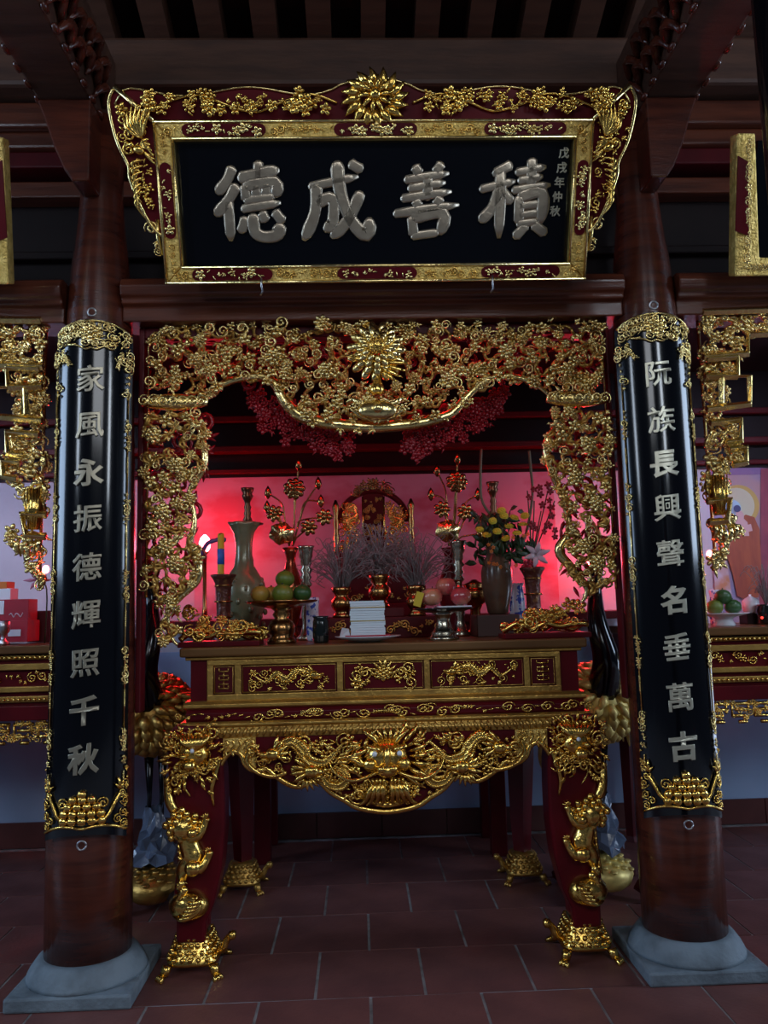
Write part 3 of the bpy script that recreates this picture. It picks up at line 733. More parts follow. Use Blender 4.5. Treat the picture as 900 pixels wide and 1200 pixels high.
    for u,v in ((205,545),(190,600),(205,660),(180,510),(195,640),(690,520),(700,590),(685,640),(700,660),(675,560)):
        p=P(u,v,YG-.05); inst(ME['gp']['p'],'peony',t,p,.036,rnd.uniform(0,6))
    for (u,v,s_) in ((232,500,1),(648,498,-1),(212,630,1),(668,625,-1)):
        inst(ME['gp']['r'],'bird',t,P(u,v,YG-.04),(s_*.035,.035,.035),.3)
    # red second layer behind, lamp glow put into its colour, hanging as drapery under the arch
    m=MB(); q=random.Random(8)
    for s_ in (-1,1):
        for i in range(17):
            f=i/16; x=XC+s_*(.54-.42*f); zt=2.31-.20*f-.02*math.sin(f*9); L_=.05+.06*math.sin(f*PI)+.03*(i%4==2)
            for k in range(9): m.addT(q.choice((PC,PC,PL,PD,PB)),(x+q.uniform(-.018,.018),YG+.10+q.uniform(-.012,.012),zt+.03-(L_+.03)*k/8),.026,q.uniform(0,6))
        for (u,v) in ((387,497),(356,492)) if s_<0 else ((490,496),(524,490)):
            p=P(u,v,YG+.12); m.tube(sm([(p.x,p.y,p.z+.06),(p.x-s_*.02,p.y-.01,p.z),(p.x-s_*.045,p.y,p.z-.04)],4),taper(9,.035,.6,.4),8,.6)
    o=m.build('red_drapery_carving',REDX,t); tag(o,'red hanging carved layer, lamp glow put into its colour')
    bk=MB()
    for poly,sd in ((la,41),(ra,42)):
        qq=random.Random(sd)
        for (x,z) in darts(poly,.05,sd,500): bk.addT(qq.choice((PL,PS,PD)),(x,YG+.05,z),.05,qq.uniform(0,6))
    for (x,z) in darts(top,.055,43,900):
        if z>2.35: bk.addT(rnd.choice((PL,PS,PD)),(x,YG+.055,z),.05,rnd.uniform(0,6))
    tag(bk.build('red_leaf_layer',REDX,t),'red leaves behind the gilding, lamp glow put into their colour')
arch()
led=thing('led_strip',(XC,.33,2.50),'red diode light strip fixed behind the top of the carved arch','lamp')
MB().box(-.60,1.17,.335,.352,2.555,2.59).build('channel',REDD,led,False)
MB().tube([(-.58,.33,2.572),(1.15,.33,2.572)],.006,6,axis=(0,0,1)).build('diode_strip',REDLED,led)
MB().box(-.62,-.60,.27,.352,2.555,2.59).build('bracket',METAL,led,False); MB().box(1.17,1.19,.27,.352,2.555,2.59).build('bracket',METAL,led,False)
area('led_strip_light',(XC,.36,2.55),(XC,.75,2.2),1.6,.03,2.5,(1,.02,.03))
area('led_strip_front',(XC,.325,2.56),(XC,.24,2.38),1.6,.02,.35,(1,.02,.03))
# ================================================================== SIDE ARMS of neighbouring arches
def side_arm(s):
    lab='gilded fretwork and blossom arm of the neighbouring arch, %s of the %s column'%(('left','left') if s<0 else ('right','right'))
    c=CL if s<0 else CR_
    t=thing('carved_arch',(c.x+s*.2,YG,1.6),lab,'arch','arms of the neighbouring arches'); tag(t,lab,'arch')
    M_=(lambda pts:[(P(u,v,YG).x,P(u,v,YG).z) for u,v in pts]) 
    ref=[(812,372),(900,370),(900,392),(868,395),(868,418),(842,424),(820,424)] # right-hand pixels; left mirrors about the bay axis
    def X(u,v):
        p=P(u,v,YG); return (p.x if s>0 else 2*XC-p.x, p.z-(.0 if s>0 else -.0))
    def bar(u0,v0,u1,v1,w=.012):
        a=X(u0,v0);b=X(u1,v1); return MB().tube([(a[0],YG-.02,a[1]),(b[0],YG-.02,b[1])],w,4,1.2)
    m=MB()
    for loop in ([(816,372),(936,368)],[(816,424),(868,420),(868,398),(936,396)],[(820,426),(856,424),(856,446),(870,446),(870,478),(820,484)],[(838,448),(838,478)],[(818,446),(856,446)],
                 [(824,500),(860,496),(860,520),(842,522)],[(846,530),(866,528),(866,545),(850,548)],[(820,590),(848,588),(844,612),(822,614)]):
        m.tube([(X(*p)[0],YG-.065,X(*p)[1]) for p in loop],.017,4,1.0)
    m.build('fret_bars',GOLDP,t,False,bevel=.003)
    def reg(px,d,sd,mix='bblspc'):
        poly=[X(*p) for p in px]; foliage(t,poly,d,YG-.03,sd,mix,'gp',(.68,1.0),.025,vr=.009)
    reg([(818,374),(866,372),(866,420),(820,426)],.037,51+s)
    reg([(866,372),(935,370),(935,394),(866,396)],.034,61+s,'sscb')
    reg([(820,428),(852,427),(850,482),(822,486)],.034,71+s,'lscpp')
    reg([(822,490),(862,496),(866,546),(850,556),(848,590),(824,590),(822,540)],.036,81+s)
    reg([(826,610),(862,605),(868,622),(848,640),(838,668),(830,672)],.032,91+s,'lsdb')
    m=MB(); a=X(834,560); b=X(838,605)
    m.tube([(a[0],YG-.04,a[1]),((a[0]+b[0])/2,YG-.045,(a[1]+b[1])/2),(b[0],YG-.04,b[1])],[.03,.036,.024],8)
    for k in range(6): m.tube([(a[0]+s*(-.03+.012*k),YG-.075,a[1]),(b[0]+s*(-.02+.008*k),YG-.07,b[1])],.003,4)
    m.build('basket',GOLD,t)
    m=MB()
    for k in range(5):
        p=X(830+k*6,640-abs(k-2)*3); m.tube(sm([(p[0],YG-.03,p[1]+.09),(p[0]+s*.012,YG-.05,p[1]+.04),(p[0],YG-.03,p[1])],4),taper(9,.011),6)
    m.build('leaf_fan',GOLDP,t)
    p=X(822,372); q_=X(830,672)
    MB().tube([(p[0]-s*.012,YG+.015,p[1]),(p[0]-s*.012,YG+.015,q_[1])],.007,5).build('gilt_rail',GOLDP,t)
    # red lamp bead at the tip
    e=X(828,650); MB().ell((e[0],YG-.03,e[1]),.014,.014,.016,8,6).build('red_bead',LAMPR,t)
    MB().box(min(CR_.x,9) if 0 else c.x+(s*.14 if s>0 else s*.14)-.0,c.x+s*.14+.03,.2,.26,1.2,2.585).build('post',REDD,t,False)
side_arm(-1); side_arm(1)
# ================================================================== MAIN ALTAR TABLE
TZ=1.248
def turtle_mb(c,face,sc=1.,scu=True):
    """square-built tortoise foot: shell dome with bosses, four clawed feet, raised head"""
    x0,y0=c; sh=MB(); n=20
    def sq(r,z,k):
        a=2*PI*k/n; ca,sa=math.cos(a),math.sin(a); f=r/((abs(ca)**4+abs(sa)**4)**.25); return (x0+f*ca,y0+f*sa,z)
    rings=[(.098,.040),(.100,.052),(.090,.066),(.074,.100),(.062,.135),(.056,.152)]
    vs=[];fs=[]
    for r,z in rings: vs+=[sq(r*sc,z*sc,k) for k in range(n)]
    for i in range(len(rings)-1):
        for k in range(n): fs.append((i*n+k,i*n+(k+1)%n,(i+1)*n+(k+1)%n,(i+1)*n+k))
    fs.append(tuple(range(n))[::-1]); fs.append(tuple((len(rings)-1)*n+k for k in range(n)))
    sh.add(vs,fs)
    for i,(r,z) in enumerate(((.094,.064),(.084,.085),(.074,.108),(.066,.132))):
        for k in range(n): p=sq(r*sc,z*sc,k+.5*(i%2)); sh.ell(p,.0115*sc,.0115*sc,.011*sc,6,4)
    ft=MB()
    for sx in (-1,1):
        for sy in (-1,1):
            p=Vector((x0+sx*.088*sc,y0+sy*.088*sc,.045*sc)); q=p+Vector((sx*.010,sy*.014,-.030))*sc
            ft.tube([p,(p+q)/2,q],[.020*sc,.019*sc,.016*sc],7)
            for j in (-1,0,1): ft.tube([q,q+Vector((sx*.012+sy*j*-.010,sy*.018+sx*j*.010-.0,-.004))*sc,q+Vector((sx*.016-sy*j*.013,sy*.026+sx*j*.013,-.012))*sc],[.010*sc,.010*sc,.005*sc],6)
    hd=MB(); f=face
    p=[(x0+f*.09*sc,y0-.03*sc,.065*sc),(x0+f*.118*sc,y0-.04*sc,.085*sc),(x0+f*.130*sc,y0-.04*sc,.112*sc),(x0+f*.150*sc,y0-.045*sc,.132*sc),(x0+f*.168*sc,y0-.05*sc,.134*sc)]
    hd.tube(sm(p,3),[.013*sc]*4+[.014*sc]*5+[.019*sc]*2+[.016*sc,.007*sc],8)
    hd.ell((x0+f*.152*sc,y0-.058*sc,.140*sc),.005*sc,.005*sc,.005*sc,5,3)
    return sh,ft,hd
def dragon_body(m,pts,r,y,fin=True,sgn=1):
    p=sm([(x,y,z) for x,z in pts],6); n=len(p); rr=taper(n,r,.6,.12); m.tube(p,rr,8,.8)
    for i in range(1,n-1):
        t=(p[i+1]-p[i-1]).normalized(); nn=Vector((-t.z,0,t.x))*sgn
        if fin: m.tube([p[i]+nn*rr[i]*.7,p[i]+nn*rr[i]*1.7-t*rr[i]*.5],[rr[i]*.45,rr[i]*.05],4)
        if i%1==0:
            for w_ in (-.45,.45): m.ell(p[i]+nn*rr[i]*w_*1.1+Vector((0,-rr[i]*.72,0)),rr[i]*.38,rr[i]*.2,rr[i]*.38,5,3)
def dragon_head(m,x,y,z,s,f):
    """side-view head looking f (+1 right)"""
    m.ell((x,y,z),s*.5,s*.4,s*.42,8,5); m.ell((x+f*s*.5,y,z-.02*s),s*.42,s*.3,s*.22,7,4); m.ell((x+f*s*.45,y,z-.32*s),s*.34,s*.24,s*.12,7,4,f*.3)
    m.ell((x+f*s*.86,y-.1*s,z+.08*s),s*.14,s*.16,s*.14,6,4); m.ell((x+f*s*.15,y-.35*s,z+.15*s),s*.13,s*.12,s*.13,6,4)
    for k in range(5): a=2.0+.38*k; a=a if f>0 else PI-a; m.addT(PD,(x+s*.25*math.cos(a),y,z+s*.25*math.sin(a)),s*1.05,a)
    m.tube(sm([(x-f*.1*s,y-.2*s,z+.35*s),(x-f*.4*s,y-.25*s,z+.75*s),(x-f*.75*s,y-.2*s,z+.8*s)],3),[s*.1,s*.09,s*.08,s*.07,s*.05,s*.03,s*.015],5)
    m.tube(sm([(x+f*.8*s,y-.2*s,z-.05*s),(x+f*1.1*s,y-.25*s,z-.3*s),(x+f*1.0*s,y-.2*s,z-.7*s)],3),s*.035,4)
def claw(m,x,y,z,s,a):
    for k in (-1,0,1,2): b=a+k*.5; m.tube([(x,y,z),(x+s*.6*math.cos(b),y-.3*s,z+s*.6*math.sin(b)),(x+s*math.cos(b+.15),y,z+s*math.sin(b+.15))],[s*.18,s*.15,s*.03],5)
def altar():
    t=thing('altar_table',(XC+.008,.75,0),'large red and gold carved altar table with dragon apron standing on gilt tortoise feet','table')
    x0,x1=-.548,1.128; yf=.25
    # top
    m=MB(); m.box(x0,x1,yf,1.30,TZ-.038,TZ); m.build('table_top',TOPW,t,False,bevel=.008)
    MB().box(x0+.02,x1-.02,yf+.02,1.28,TZ-.052,TZ-.038).build('top_moulding',GOLDW,t,False,bevel=.004)
    zb=1.030; bx0,bx1=-.508,1.092; by=.285
    MB().box(bx0,bx1,by,1.26,zb,TZ-.052).build('carcass',RED,t,False)
    # frame of the drawer-like panels
    px=[(243,250),(275,283),(395,402),(497,504),(614,621),(651,657)]
    st=[(P(a,795,by).x,P(b,795,by).x) for a,b in px]
    for a,b in st: MB().box(a,b,by-.010,by+.004,zb+.012,TZ-.060).build('stile',GOLDW,t,False,bevel=.003)
    for z0,z1 in ((TZ-.075,TZ-.054),(zb,zb+.026)):
        MB().box(st[0][0],st[-1][1],by-.012,by+.003,z0,z1).build('rail',GOLDW,t,False,bevel=.003)
    q=random.Random(12)
    for i in range(5):
        a=st[i][1]+.006; b=st[i+1][0]-.006; z0,z1=zb+.032,TZ-.081
        pn=MB().box(a,b,by-.004,by+.003,z0,z1).build('panel',RED if i in(1,2,3) else REDD,t,False)
        fr_=MB(); fr_.tube([(a,by-.006,z0),(b,by-.006,z0),(b,by-.006,z1),(a,by-.006,z1),(a,by-.006,z0)],.0028,4); fr_.build('panel_bead',GOLDW,pn)
        cx=(a+b)/2; cz=(z0+z1)/2; w_=(b-a)/2; h_=(z1-z0)/2; m=MB()
        if i in (0,4):
            for k in range(5):
                z=z0+.018+k*(z1-z0-.036)/4
                m.tube([(cx-w_*.5,by-.008,z),(cx+w_*.5,by-.008,z)],.0032,4)
                if k%2: m.tube([(cx,by-.008,z-.015),(cx,by-.008,z+.012)],.0032,4)
                else: m.tube([(cx-w_*.5,by-.008,z),(cx-w_*.5,by-.008,z+.012)],.003,4); m.tube([(cx+w_*.5,by-.008,z),(cx+w_*.5,by-.008,z+.012)],.003,4)
            tag(m.build('longevity_emblem',GOLD if i==4 else GOLDW,pn),'small gilt lattice emblem')
        elif i==2:
            m.addT(PP,(cx,by-.01,cz+.012),(.034,.025,.034),0)
            for k in range(8): a2=PI*k/7; m.addT(PD,(cx+.02*math.cos(a2),by-.01,cz+.01+.02*math.sin(a2)),(.045,.04,.045),a2)
            for s_ in (-1,1):
                m.tube(sm([(cx+s_*.03,by-.01,cz-.01),(cx+s_*.06,by-.012,cz+.025),(cx+s_*.10,by-.01,cz+.0),(cx+s_*.115,by-.01,cz-.035)],4),taper(13,.006,.8,.4),5)
                for k,(dx,dz) in enumerate(((.075,.015),(.10,.03),(.115,.005),(.06,-.012),(.11,-.03),(.09,-.02))): m.addT(q.choice((PL,PB,PC,PS)),(cx+s_*dx,by-.012,cz+dz),.028,q.uniform(0,6))
            m.build('flower_relief',GOLD,pn)
        else:
            f=1 if i==1 else -1
            dragon_body(m,[(cx+f*w_*.45,cz+.02),(cx+f*w_*.15,cz+.032),(cx-f*w_*.05,cz-.005),(cx-f*w_*.28,cz+.022),(cx-f*w_*.5,cz-.012),(cx-f*w_*.78,cz+.018)],.0150,by-.012)
            dragon_head(m,cx+f*w_*.55,by-.018,cz+.012,.040,f)
            for dx,dz,an in ((.25,-.03,-1.2),(-.1,-.032,-1.8),(-.45,-.034,-1.2),(.62,-.033,-1)): claw(m,cx+f*w_*dx,by-.012,cz+dz,.020,an)
            for k in range(34): m.addT(q.choice((PL,PC,PS,PD)),(cx+w_*q.uniform(-.84,.84),by-.008,cz+h_*q.uniform(-.72,.72)),.020,q.uniform(0,6))
            m.build('dragon_relief',GOLD,pn)
    # ledge, frieze, gadroon band
    lx0,lx1=-.530,1.112
    m=MB()
    prof=[(.29,1.030),(.262,1.030),(.250,1.018),(.250,1.004),(.262,.998),(.29,.998)]
    def run(prof,a,b,nm,mt_,dep=1.27):
        n=len(prof); vs=[(a,y,z) for y,z in prof]+[(b,y,z) for y,z in prof]
        MB().add(vs,[tuple(range(n)),tuple(range(n,2*n))[::-1]]+[(i,i+n,(i+1)%n+n,(i+1)%n) for i in range(n)]).build(nm,mt_,t,False,bevel=.002)
    run([(1.27,1.032),(.262,1.032),(.246,1.020),(.246,1.008),(.262,1.000),(1.27,1.000)],lx0,lx1,'ledge_moulding',GOLDW)
    run([(1.27,1.000),(.262,1.000),(.250,.985),(.250,.960),(.258,.950),(1.27,.950)],lx0+.01,lx1-.01,'frieze',RED)
    run([(1.27,.952),(.246,.952),(.236,.944),(.236,.936),(.246,.928),(.236,.910),(.240,.888),(1.27,.888)],lx0-.012,lx1+.012,'gadroon_moulding',GOLDW)
    m=MB(); 
    for k in range(60):
        x=lx0+.03+k*(lx1-lx0-.06)/59; m.addT(q.choice((PL,PD,PS,PD)),(x,.247,.974+.009*math.sin(k*1.1)),(.030,.022,.020),q.uniform(-.4,.4)+(PI if x<XC else 0))
    for s_ in (-1,1):
        for k in range(9): m.addT(PD,(XC+s_*.30+.008*k-.03,.245,.974),(.02,.02,.022),PI/2+.16*(k-4)*-1)
    for k in range(10): m.ell((XC-.045+.01*k,.245,.976),.0048,.006,.009,6,4)
    m.build('frieze_relief',GOLD,t)
    m=MB()
    for k in range(62):
        x=lx0+.01+k*(lx1-lx0-.02)/61; s_=1 if x>XC else -1
        m.tube([(x-s_*.006,.238,.928),(x,.228,.912),(x+s_*.007,.234,.894)],[.003,.0085,.004],6)
    m.build('gadroons',GOLDW,t)
    for s_ in (-1,1): MB().addT(PS,(XC+s_*.835-.013*0,.245,.974),(s_*.016,.02,.016),0).build('corner_scroll',GOLD,t)
    # apron board
    ya=.245
    low=[(255,905),(262,890),(272,880),(283,884),(288,896),(300,903),(312,900),(322,908),(338,918),(352,921),(372,914),(388,928),(404,937),(420,946),(440,951)]
    lw=[(P(u,v,ya).x,P(u,v,ya).z) for u,v in low]; lw[-1]=(XC,lw[-1][1])
    full=lw+[(2*XC-x,z) for x,z in lw[:-1][::-1]]
    MB().prism([(lw[0][0],.89)]+full+[(2*XC-lw[0][0],.89)],ya,ya+.03).build('apron_board',RED,t,False)
    e=sm([(x,ya-.006,z) for x,z in full],3); MB().tube(e,.0125,6).build('apron_gilt_edge',GOLD,t)
    # plain chased gold end plates
    for s_ in (-1,1):
        pts=[(XC+s_*(XC-x),z) for x,z in lw[1:6]]
        a=pts[0][0]; b=pts[-1][0]
        poly=[(a,.888)]+pts+[(b+s_*-.0,.888)]
        o=MB().prism(poly,ya-.012,ya).build('chased_end_plate',GOLDF,t,False); m=MB()
        for i in range(5):
            x=a+(b-a)*(i+.5)/5; m.tube(sm([(x,ya-.014,.88),(x+.006,ya-.016,.86),(x-.006,ya-.016,.84),(x+.004,ya-.014,.818)],3),.0055,5)
        m.build('chasing',GOLD,o)
    # centre: full-face dragon mask
    m=MB(); X0=XC; z0=.800; y=ya-.03
    m.ell((X0,y+.01,z0),.075,.05,.065,12,8); m.ell((X0,y-.03,z0-.035),.040,.035,.026,10,6); m.ell((X0,y-.035,z0+.005),.014,.03,.05,8,6)
    for s_ in (-1,1):
        m.ell((X0+s_*.020,y-.06,z0-.028),.013,.012,.012,7,5)
        m.ell((X0+s_*.043,y-.035,z0+.042),.030,.02,.011,8,4,s_*.35)
        m.ell((X0+s_*.052,y-.02,z0-.02),.028,.022,.024,8,5)
        for k in range(4): m.tube([(X0+s_*(.012+.012*k),y-.04,z0-.060),(X0+s_*(.012+.012*k),y-.045,z0-.078)],[.006,.001],5)
        # antlers
        m.tube(sm([(X0+s_*.030,y-.02,z0+.055),(X0+s_*.050,y-.03,z0+.09),(X0+s_*.075,y-.02,z0+.11)],3),[.010,.009,.009,.008,.007,.005,.003],6)
        m.tube([(X0+s_*.050,y-.03,z0+.09),(X0+s_*.030,y-.03,z0+.115)],[.007,.002],5)
        # ears, mane, whiskers
        m.addT(PL,(X0+s_*.085,y-.01,z0+.055),(s_*.05,.04,.05),.3)
        for k in range(9):
            a=-1.1+.28*k; m.addT(PD,(X0+s_*(.065*math.cos(a)+.01),y,z0+.065*math.sin(a)),(s_*.075,.07,.06),a)
        for k in range(9):
            a=-.9+.25*k; m.addT(PD,(X0+s_*(.105*math.cos(a)+.01),y+.012,z0+.09*math.sin(a)),(s_*.065,.07,.055),a+.2)
        # beard fan
        for k in range(4):
            m.tube(sm([(X0+s_*(.012+.011*k),y-.01,z0-.065),(X0+s_*(.016+.014*k),y-.03,z0-.10),(X0+s_*(.014+.020*k),y-.01,z0-.135),(X0+s_*(.022+.024*k),y,z0-.150)],3),[.006,.008,.009,.010,.010,.009,.008,.007,.006,.002],5)
        m.tube(sm([(X0+s_*.03,y-.04,z0-.04),(X0+s_*.11,y-.04,z0-.065),(X0+s_*.17,y-.02,z0-.04),(X0+s_*.19,y-.01,z0-.0)],4),taper(13,.007,.8,.1),5)
    for k in range(7): m.addT(PD,(X0+.010*(k-3),y,z0+.055),(.06,.05,.05),PI/2-(k-3)*.22)
    m.map(lambda v:(X0+(v[0]-X0)*1.22,y+(v[1]-y)*1.2,z0+(v[2]-z0)*(1.22 if v[2]<z0 else 1.0))); m.build('dragon_mask',GOLD,t)
    for s_ in (-1,1):
        o=MB().ell((X0+s_*.049,y-.058,z0+.022),.011,.01,.011,9,6).build('eye',WHITE,t); tag(o,'pale glass eye')
    m=MB()
    for k in range(13):
        a=PI+PI*k/12; m.ell((X0+.12*math.cos(a),ya-.02,.675+.055*math.sin(a)),.012,.014,.012,6,4)
    m.tube(sm([(X0-.135,ya-.015,.69),(X0-.08,ya-.02,.635),(X0,ya-.02,.612),(X0+.08,ya-.02,.635),(X0+.135,ya-.015,.69)],4),.010,6)
    q=random.Random(44)
    for k in range(46):
        a=PI+PI*q.random(); R=q.uniform(.25,.95); m.addT(q.choice((PL,PS,PC,PD)),(X0+.125*R*math.cos(a),ya-.014,.700+.075*R*math.sin(a)),q.uniform(.022,.034),q.uniform(0,6))
    m.build('chin_border',GOLD,t)
    # flanking dragons and clouds on the apron
    for s_ in (-1,1):
        m=MB(); A=lambda dx,z:(XC+s_*dx,z)
        dragon_body(m,[A(.44,.85),A(.38,.875),A(.33,.84),A(.31,.80),A(.25,.785),A(.21,.82),A(.17,.86)],.024,ya-.026,True,s_)
        dragon_head(m,XC+s_*.455,ya-.035,.825,.062,s_)
        for k in range(5): m.addT(PL,(XC+s_*(.24+.024*k),ya-.03,.855-.006*k+.02*(k%2)),(s_*.05,.05,.045),PI-.5)
        claw(m,XC+s_*.37,ya-.02,.775,.035,-1.4); claw(m,XC+s_*.50,ya-.02,.775,.03,-1.2)
        m.build('dragon',GOLD,t)
        m=MB(); dragon_body(m,[A(.26,.735),A(.235,.70),A(.19,.69),A(.16,.715),A(.17,.75),A(.215,.76),A(.25,.745)],.020,ya-.024,True,-s_)
        m.build('dragon_coil',GOLD,t)
        m=MB(); dragon_head(m,XC+s_*.300,ya-.04,.755,.066,-s_)
        for k in range(9): a=-2.4+.35*k; m.addT(PD,(XC+s_*.315+.02*math.cos(a),ya-.02,.745+.02*math.sin(a)),(.052,.05,.05),a)
        m.build('lion_head',GOLD,t)
        m=MB(); q=random.Random(14)
        poly=[(XC+s_*(XC-x),z+.02) for x,z in lw[5:]]+[(XC,.87),(XC+s_*.58,.87)]
        for (x,z) in darts(poly,.024,15+s_,3500):
            if q.random()<.78 and not (abs(x-XC)<.11): m.addT(q.choice((PL,PS,PC,PD,PL)),(x,ya-.010-.016*q.random(),z),q.uniform(.022,.040),q.uniform(0,6))
        m.build('cloud_and_leaf_relief',GOLD,t)
        m=MB(); ring=sm([(XC+s_*.545,ya-.012,.85),(XC+s_*.56,ya-.014,.80),(XC+s_*.52,ya-.014,.755),(XC+s_*.45,ya-.014,.735),(XC+s_*.40,ya-.014,.75)],4); m.tube(ring,.010,6); m.addT(PS,(XC+s_*.55,ya-.014,.862),(s_*.022,.02,.022),0)
        for u in (.555,.50,.43): m.addT(PS,(XC+s_*u,ya-.012,.80-.05*(.56-u)*10*.4),(s_*.018,.018,.018),u*20)
        m.build('scroll_border',GOLD,t)
    # legs
    yl=.225
    poly=[(196,862),(205,850),(254,852),(258,880),(262,905),(263,935),(263,975),(259,1020),(250,1060),(241,1082),(240,1106),(206,1106),(206,1082),(203,1050),(208,1000),(204,945),(196,905)]
    lp=[(P(u,v,yl).x,P(u,v,yl).z) for u,v in poly]
    for s_ in (-1,1):
        pl=lp if s_<0 else mir(lp)
        leg=MB().prism(pl,yl,yl+.13).build('leg',RED,t,False,bevel=.012)
        LX=lambda u,v:(P(u,v,yl).x if s_<0 else 2*XC-P(u,v,yl).x)
        LZ=lambda v:P(225,v,yl).z
        # collar and tortoise
        cx=LX(223,1100)
        MB().lathe([(.052,.150),(.060,.156),(.062,.175),(.060,.200),(.055,.215)],(cx,yl+.065,0),16).build('collar',RED,leg)
        sh,ft,hd=turtle_mb((cx-s_*.004,yl+.075),-s_)
        tt=MB(); [tt.add(a.v,a.f) for a in (sh,ft,hd)]; tt.build('tortoise_foot',GOLD,leg)
        # dragon-lion head at the knee
        m=MB(); q=random.Random(18); hx,hz=LX(228,0+880),LZ(883); y=yl-.02
        m.ell((hx,y,hz),.065,.045,.055,10,6); m.ell((hx+s_*.01,y-.04,hz-.035),.032,.03,.024,8,5); m.ell((hx+s_*.028,y-.055,hz+.0),.015,.015,.013,6,4); m.ell((hx-s_*.030,y-.05,hz+.005),.015,.015,.013,6,4)
        hp=[(LX(u,v),LZ(v)) for u,v in ((197,866),(206,855),(252,855),(256,880),(254,905),(240,915),(224,908),(210,925),(198,920))]
        for (x,z) in darts(hp,.019,91,2500):
            a=math.atan2(z-hz,x-hx); kk=q.choice((PD,PD,PL,PL,PS)); m.addT(kk,(x,y+.004-.03*q.random(),z),(.046,.06,.046) if kk is PD else q.uniform(.026,.036),a+q.uniform(-.5,.5))
        for k in range(8): m.tube(sm([(hx-s_*.01,y-.03,hz+.02),(hx+s_*(-.05+.012*k),y-.045,hz+.055),(hx+s_*(-.075+.02*k),y-.01,hz+.085)],3),[.012,.013,.013,.012,.010,.007,.003],5)
        for k in range(6): m.addT(PC,(hx-s_*(.06-.02*k),y-.02,hz-.05-.004*k),.02,k)
        m.build('beast_head',GOLD,leg)
        o=MB().ell((hx-s_*.005,y-.055,hz+.022),.009,.009,.009,8,5).build('eye',WHITE,leg)
        # hanging tendrils and claws below the head
        m=MB()
        xa=lambda u:LX(u,0)
        m.tube(sm([(xa(203),y+.01,LZ(910)),(xa(206),y,LZ(935)),(xa(213),y,LZ(955)),(xa(211),y+.01,LZ(985))],4),taper(13,.020,.7,.2),7)
        claw(m,xa(212),y,LZ(922),.03,-1.0 if s_<0 else -2.1)
        m.tube(sm([(xa(258),y+.01,LZ(888)),(xa(254),y,LZ(905)),(xa(250),y,LZ(925)),(xa(252),y+.01,LZ(945))],4),taper(13,.011,.8,.3),6)
        claw(m,xa(250),y,LZ(925),.024,-2.2 if s_<0 else -.9)
        m.tube(sm([(xa(225),y,LZ(905)),(xa(221),y-.004,LZ(918)),(xa(228),y,LZ(932))],4),.003,5)
        m.build('tendrils',GOLD,leg)
        # climbing lion
        m=MB(); q=random.Random(19)
        X=lambda dx:cx+(-s_)*dx   # dx>0 = inwards
        y=yl-.025
        m.ell((X(-.020),y,.560),.060,.055,.055,10,6)           # head
        for k in range(22):
            a=2.4*k; R=.066*math.sqrt((k+4)/26)*1.1; m.ell((X(-.022+R*math.cos(a)),y-.05*(1-R/.10),.570+R*math.sin(a)*.85),.016,.018,.016,6,4)
        m.ell((X(.018),y-.035,.548),.026,.025,.02,8,5); m.ell((X(.036),y-.045,.556),.010,.01,.009,6,4)
        m.tube(sm([(X(-.01),y,.54),(X(0),y,.49),(X(.015),y,.44),(X(-.02),y,.40),(X(-.03),y+.01,.36)],4),[.035,.036,.038,.04,.041,.042,.044,.046,.046,.044,.042,.04,.034,.03,.026,.022,.02],9,.85)
        m.tube(sm([(X(.0),y-.01,.52),(X(.045),y-.03,.535),(X(.066),y-.02,.585),(X(.072),y-.02,.600)],3),[.022,.021,.02,.018,.017,.016,.015,.017,.016,.010],7)
        claw(m,X(.070),y-.03,.598,.026,PI/2)
        m.tube(sm([(X(.02),y-.01,.425),(X(.05),y-.03,.41),(X(.078),y-.02,.455),(X(.080),y-.02,.475)],3),[.026,.025,.023,.02,.018,.016,.015,.017,.016,.010],7)
        claw(m,X(.080),y-.03,.473,.022,PI/2)
        m.ell((X(.02),y-.03,.415),.034,.03,.032,9,6)
        for k in range(7): m.addT(PD,(X(-.045),y,.50-.022*k),.045,(-1.9 if s_>0 else -1.2)+.1*k)
        for k in range(5): m.ell((X(-.035+.006*k),y-.01,.345-.012*k+.02*(k%2)),.019,.018,.017,7,4)
        m.build('climbing_lion',GOLD,leg)
        # swirl
        m=MB(); m.ell((X(-.004),y+.02,.264),.080,.062,.058,14,8)
        for k in range(5): m.tube(sm([(X(-.06+.008*k),y-.005,.235+.012*k),(X(-.01+.01*k),y-.045,.232+.014*k),(X(.045),y-.02,.262+.009*k),(X(.035-.008*k),y-.02,.300)],4),taper(13,.011,.5,.3),6)
        m.tube(sm([(X(-.05),y,.27),(X(-.03),y-.01,.31),(X(-.03),y,.335)],3),.014,7)
        m.build('swirling_cloud',GOLD,leg)
    # rear legs
    for s_ in (-1,1):
        cx=XC+s_*.735
        lg=MB().tube([(cx,1.20,.90),(cx-s_*.01,1.2,.60),(cx-s_*.02,1.2,.30),(cx-s_*.02,1.2,.14)],[.075,.07,.055,.045],4).build('leg',RED,t,False)
        sh,ft,hd=turtle_mb((cx-s_*.02,1.2),-s_,.92); tt=MB(); [tt.add(a.v,a.f) for a in (sh,ft,hd)]; tt.build('tortoise_foot',GOLDW,lg)
    return t
altar()
# ---------------- rear altar against the wall
def rear_altar():
    t=thing('rear_altar',(XC,1.75,0),'plain dark red table against the back wall behind the main altar','table')
    MB().box(-1.0,1.85,1.50,2.04,1.30,1.345).build('table_top',REDD,t,False,bevel=.006)
    MB().box(-.56,1.16,1.53,2.02,1.12,1.30).build('carcass',REDD,t,False)
    for s_ in (-1,1):
        for yy in (1.60,1.97):
            x=XC+s_*.66; MB().box(x-.045,x+.045,yy-.035,yy+.035,0,1.12).build('leg',REDD,t,False,bevel=.006)
rear_altar()
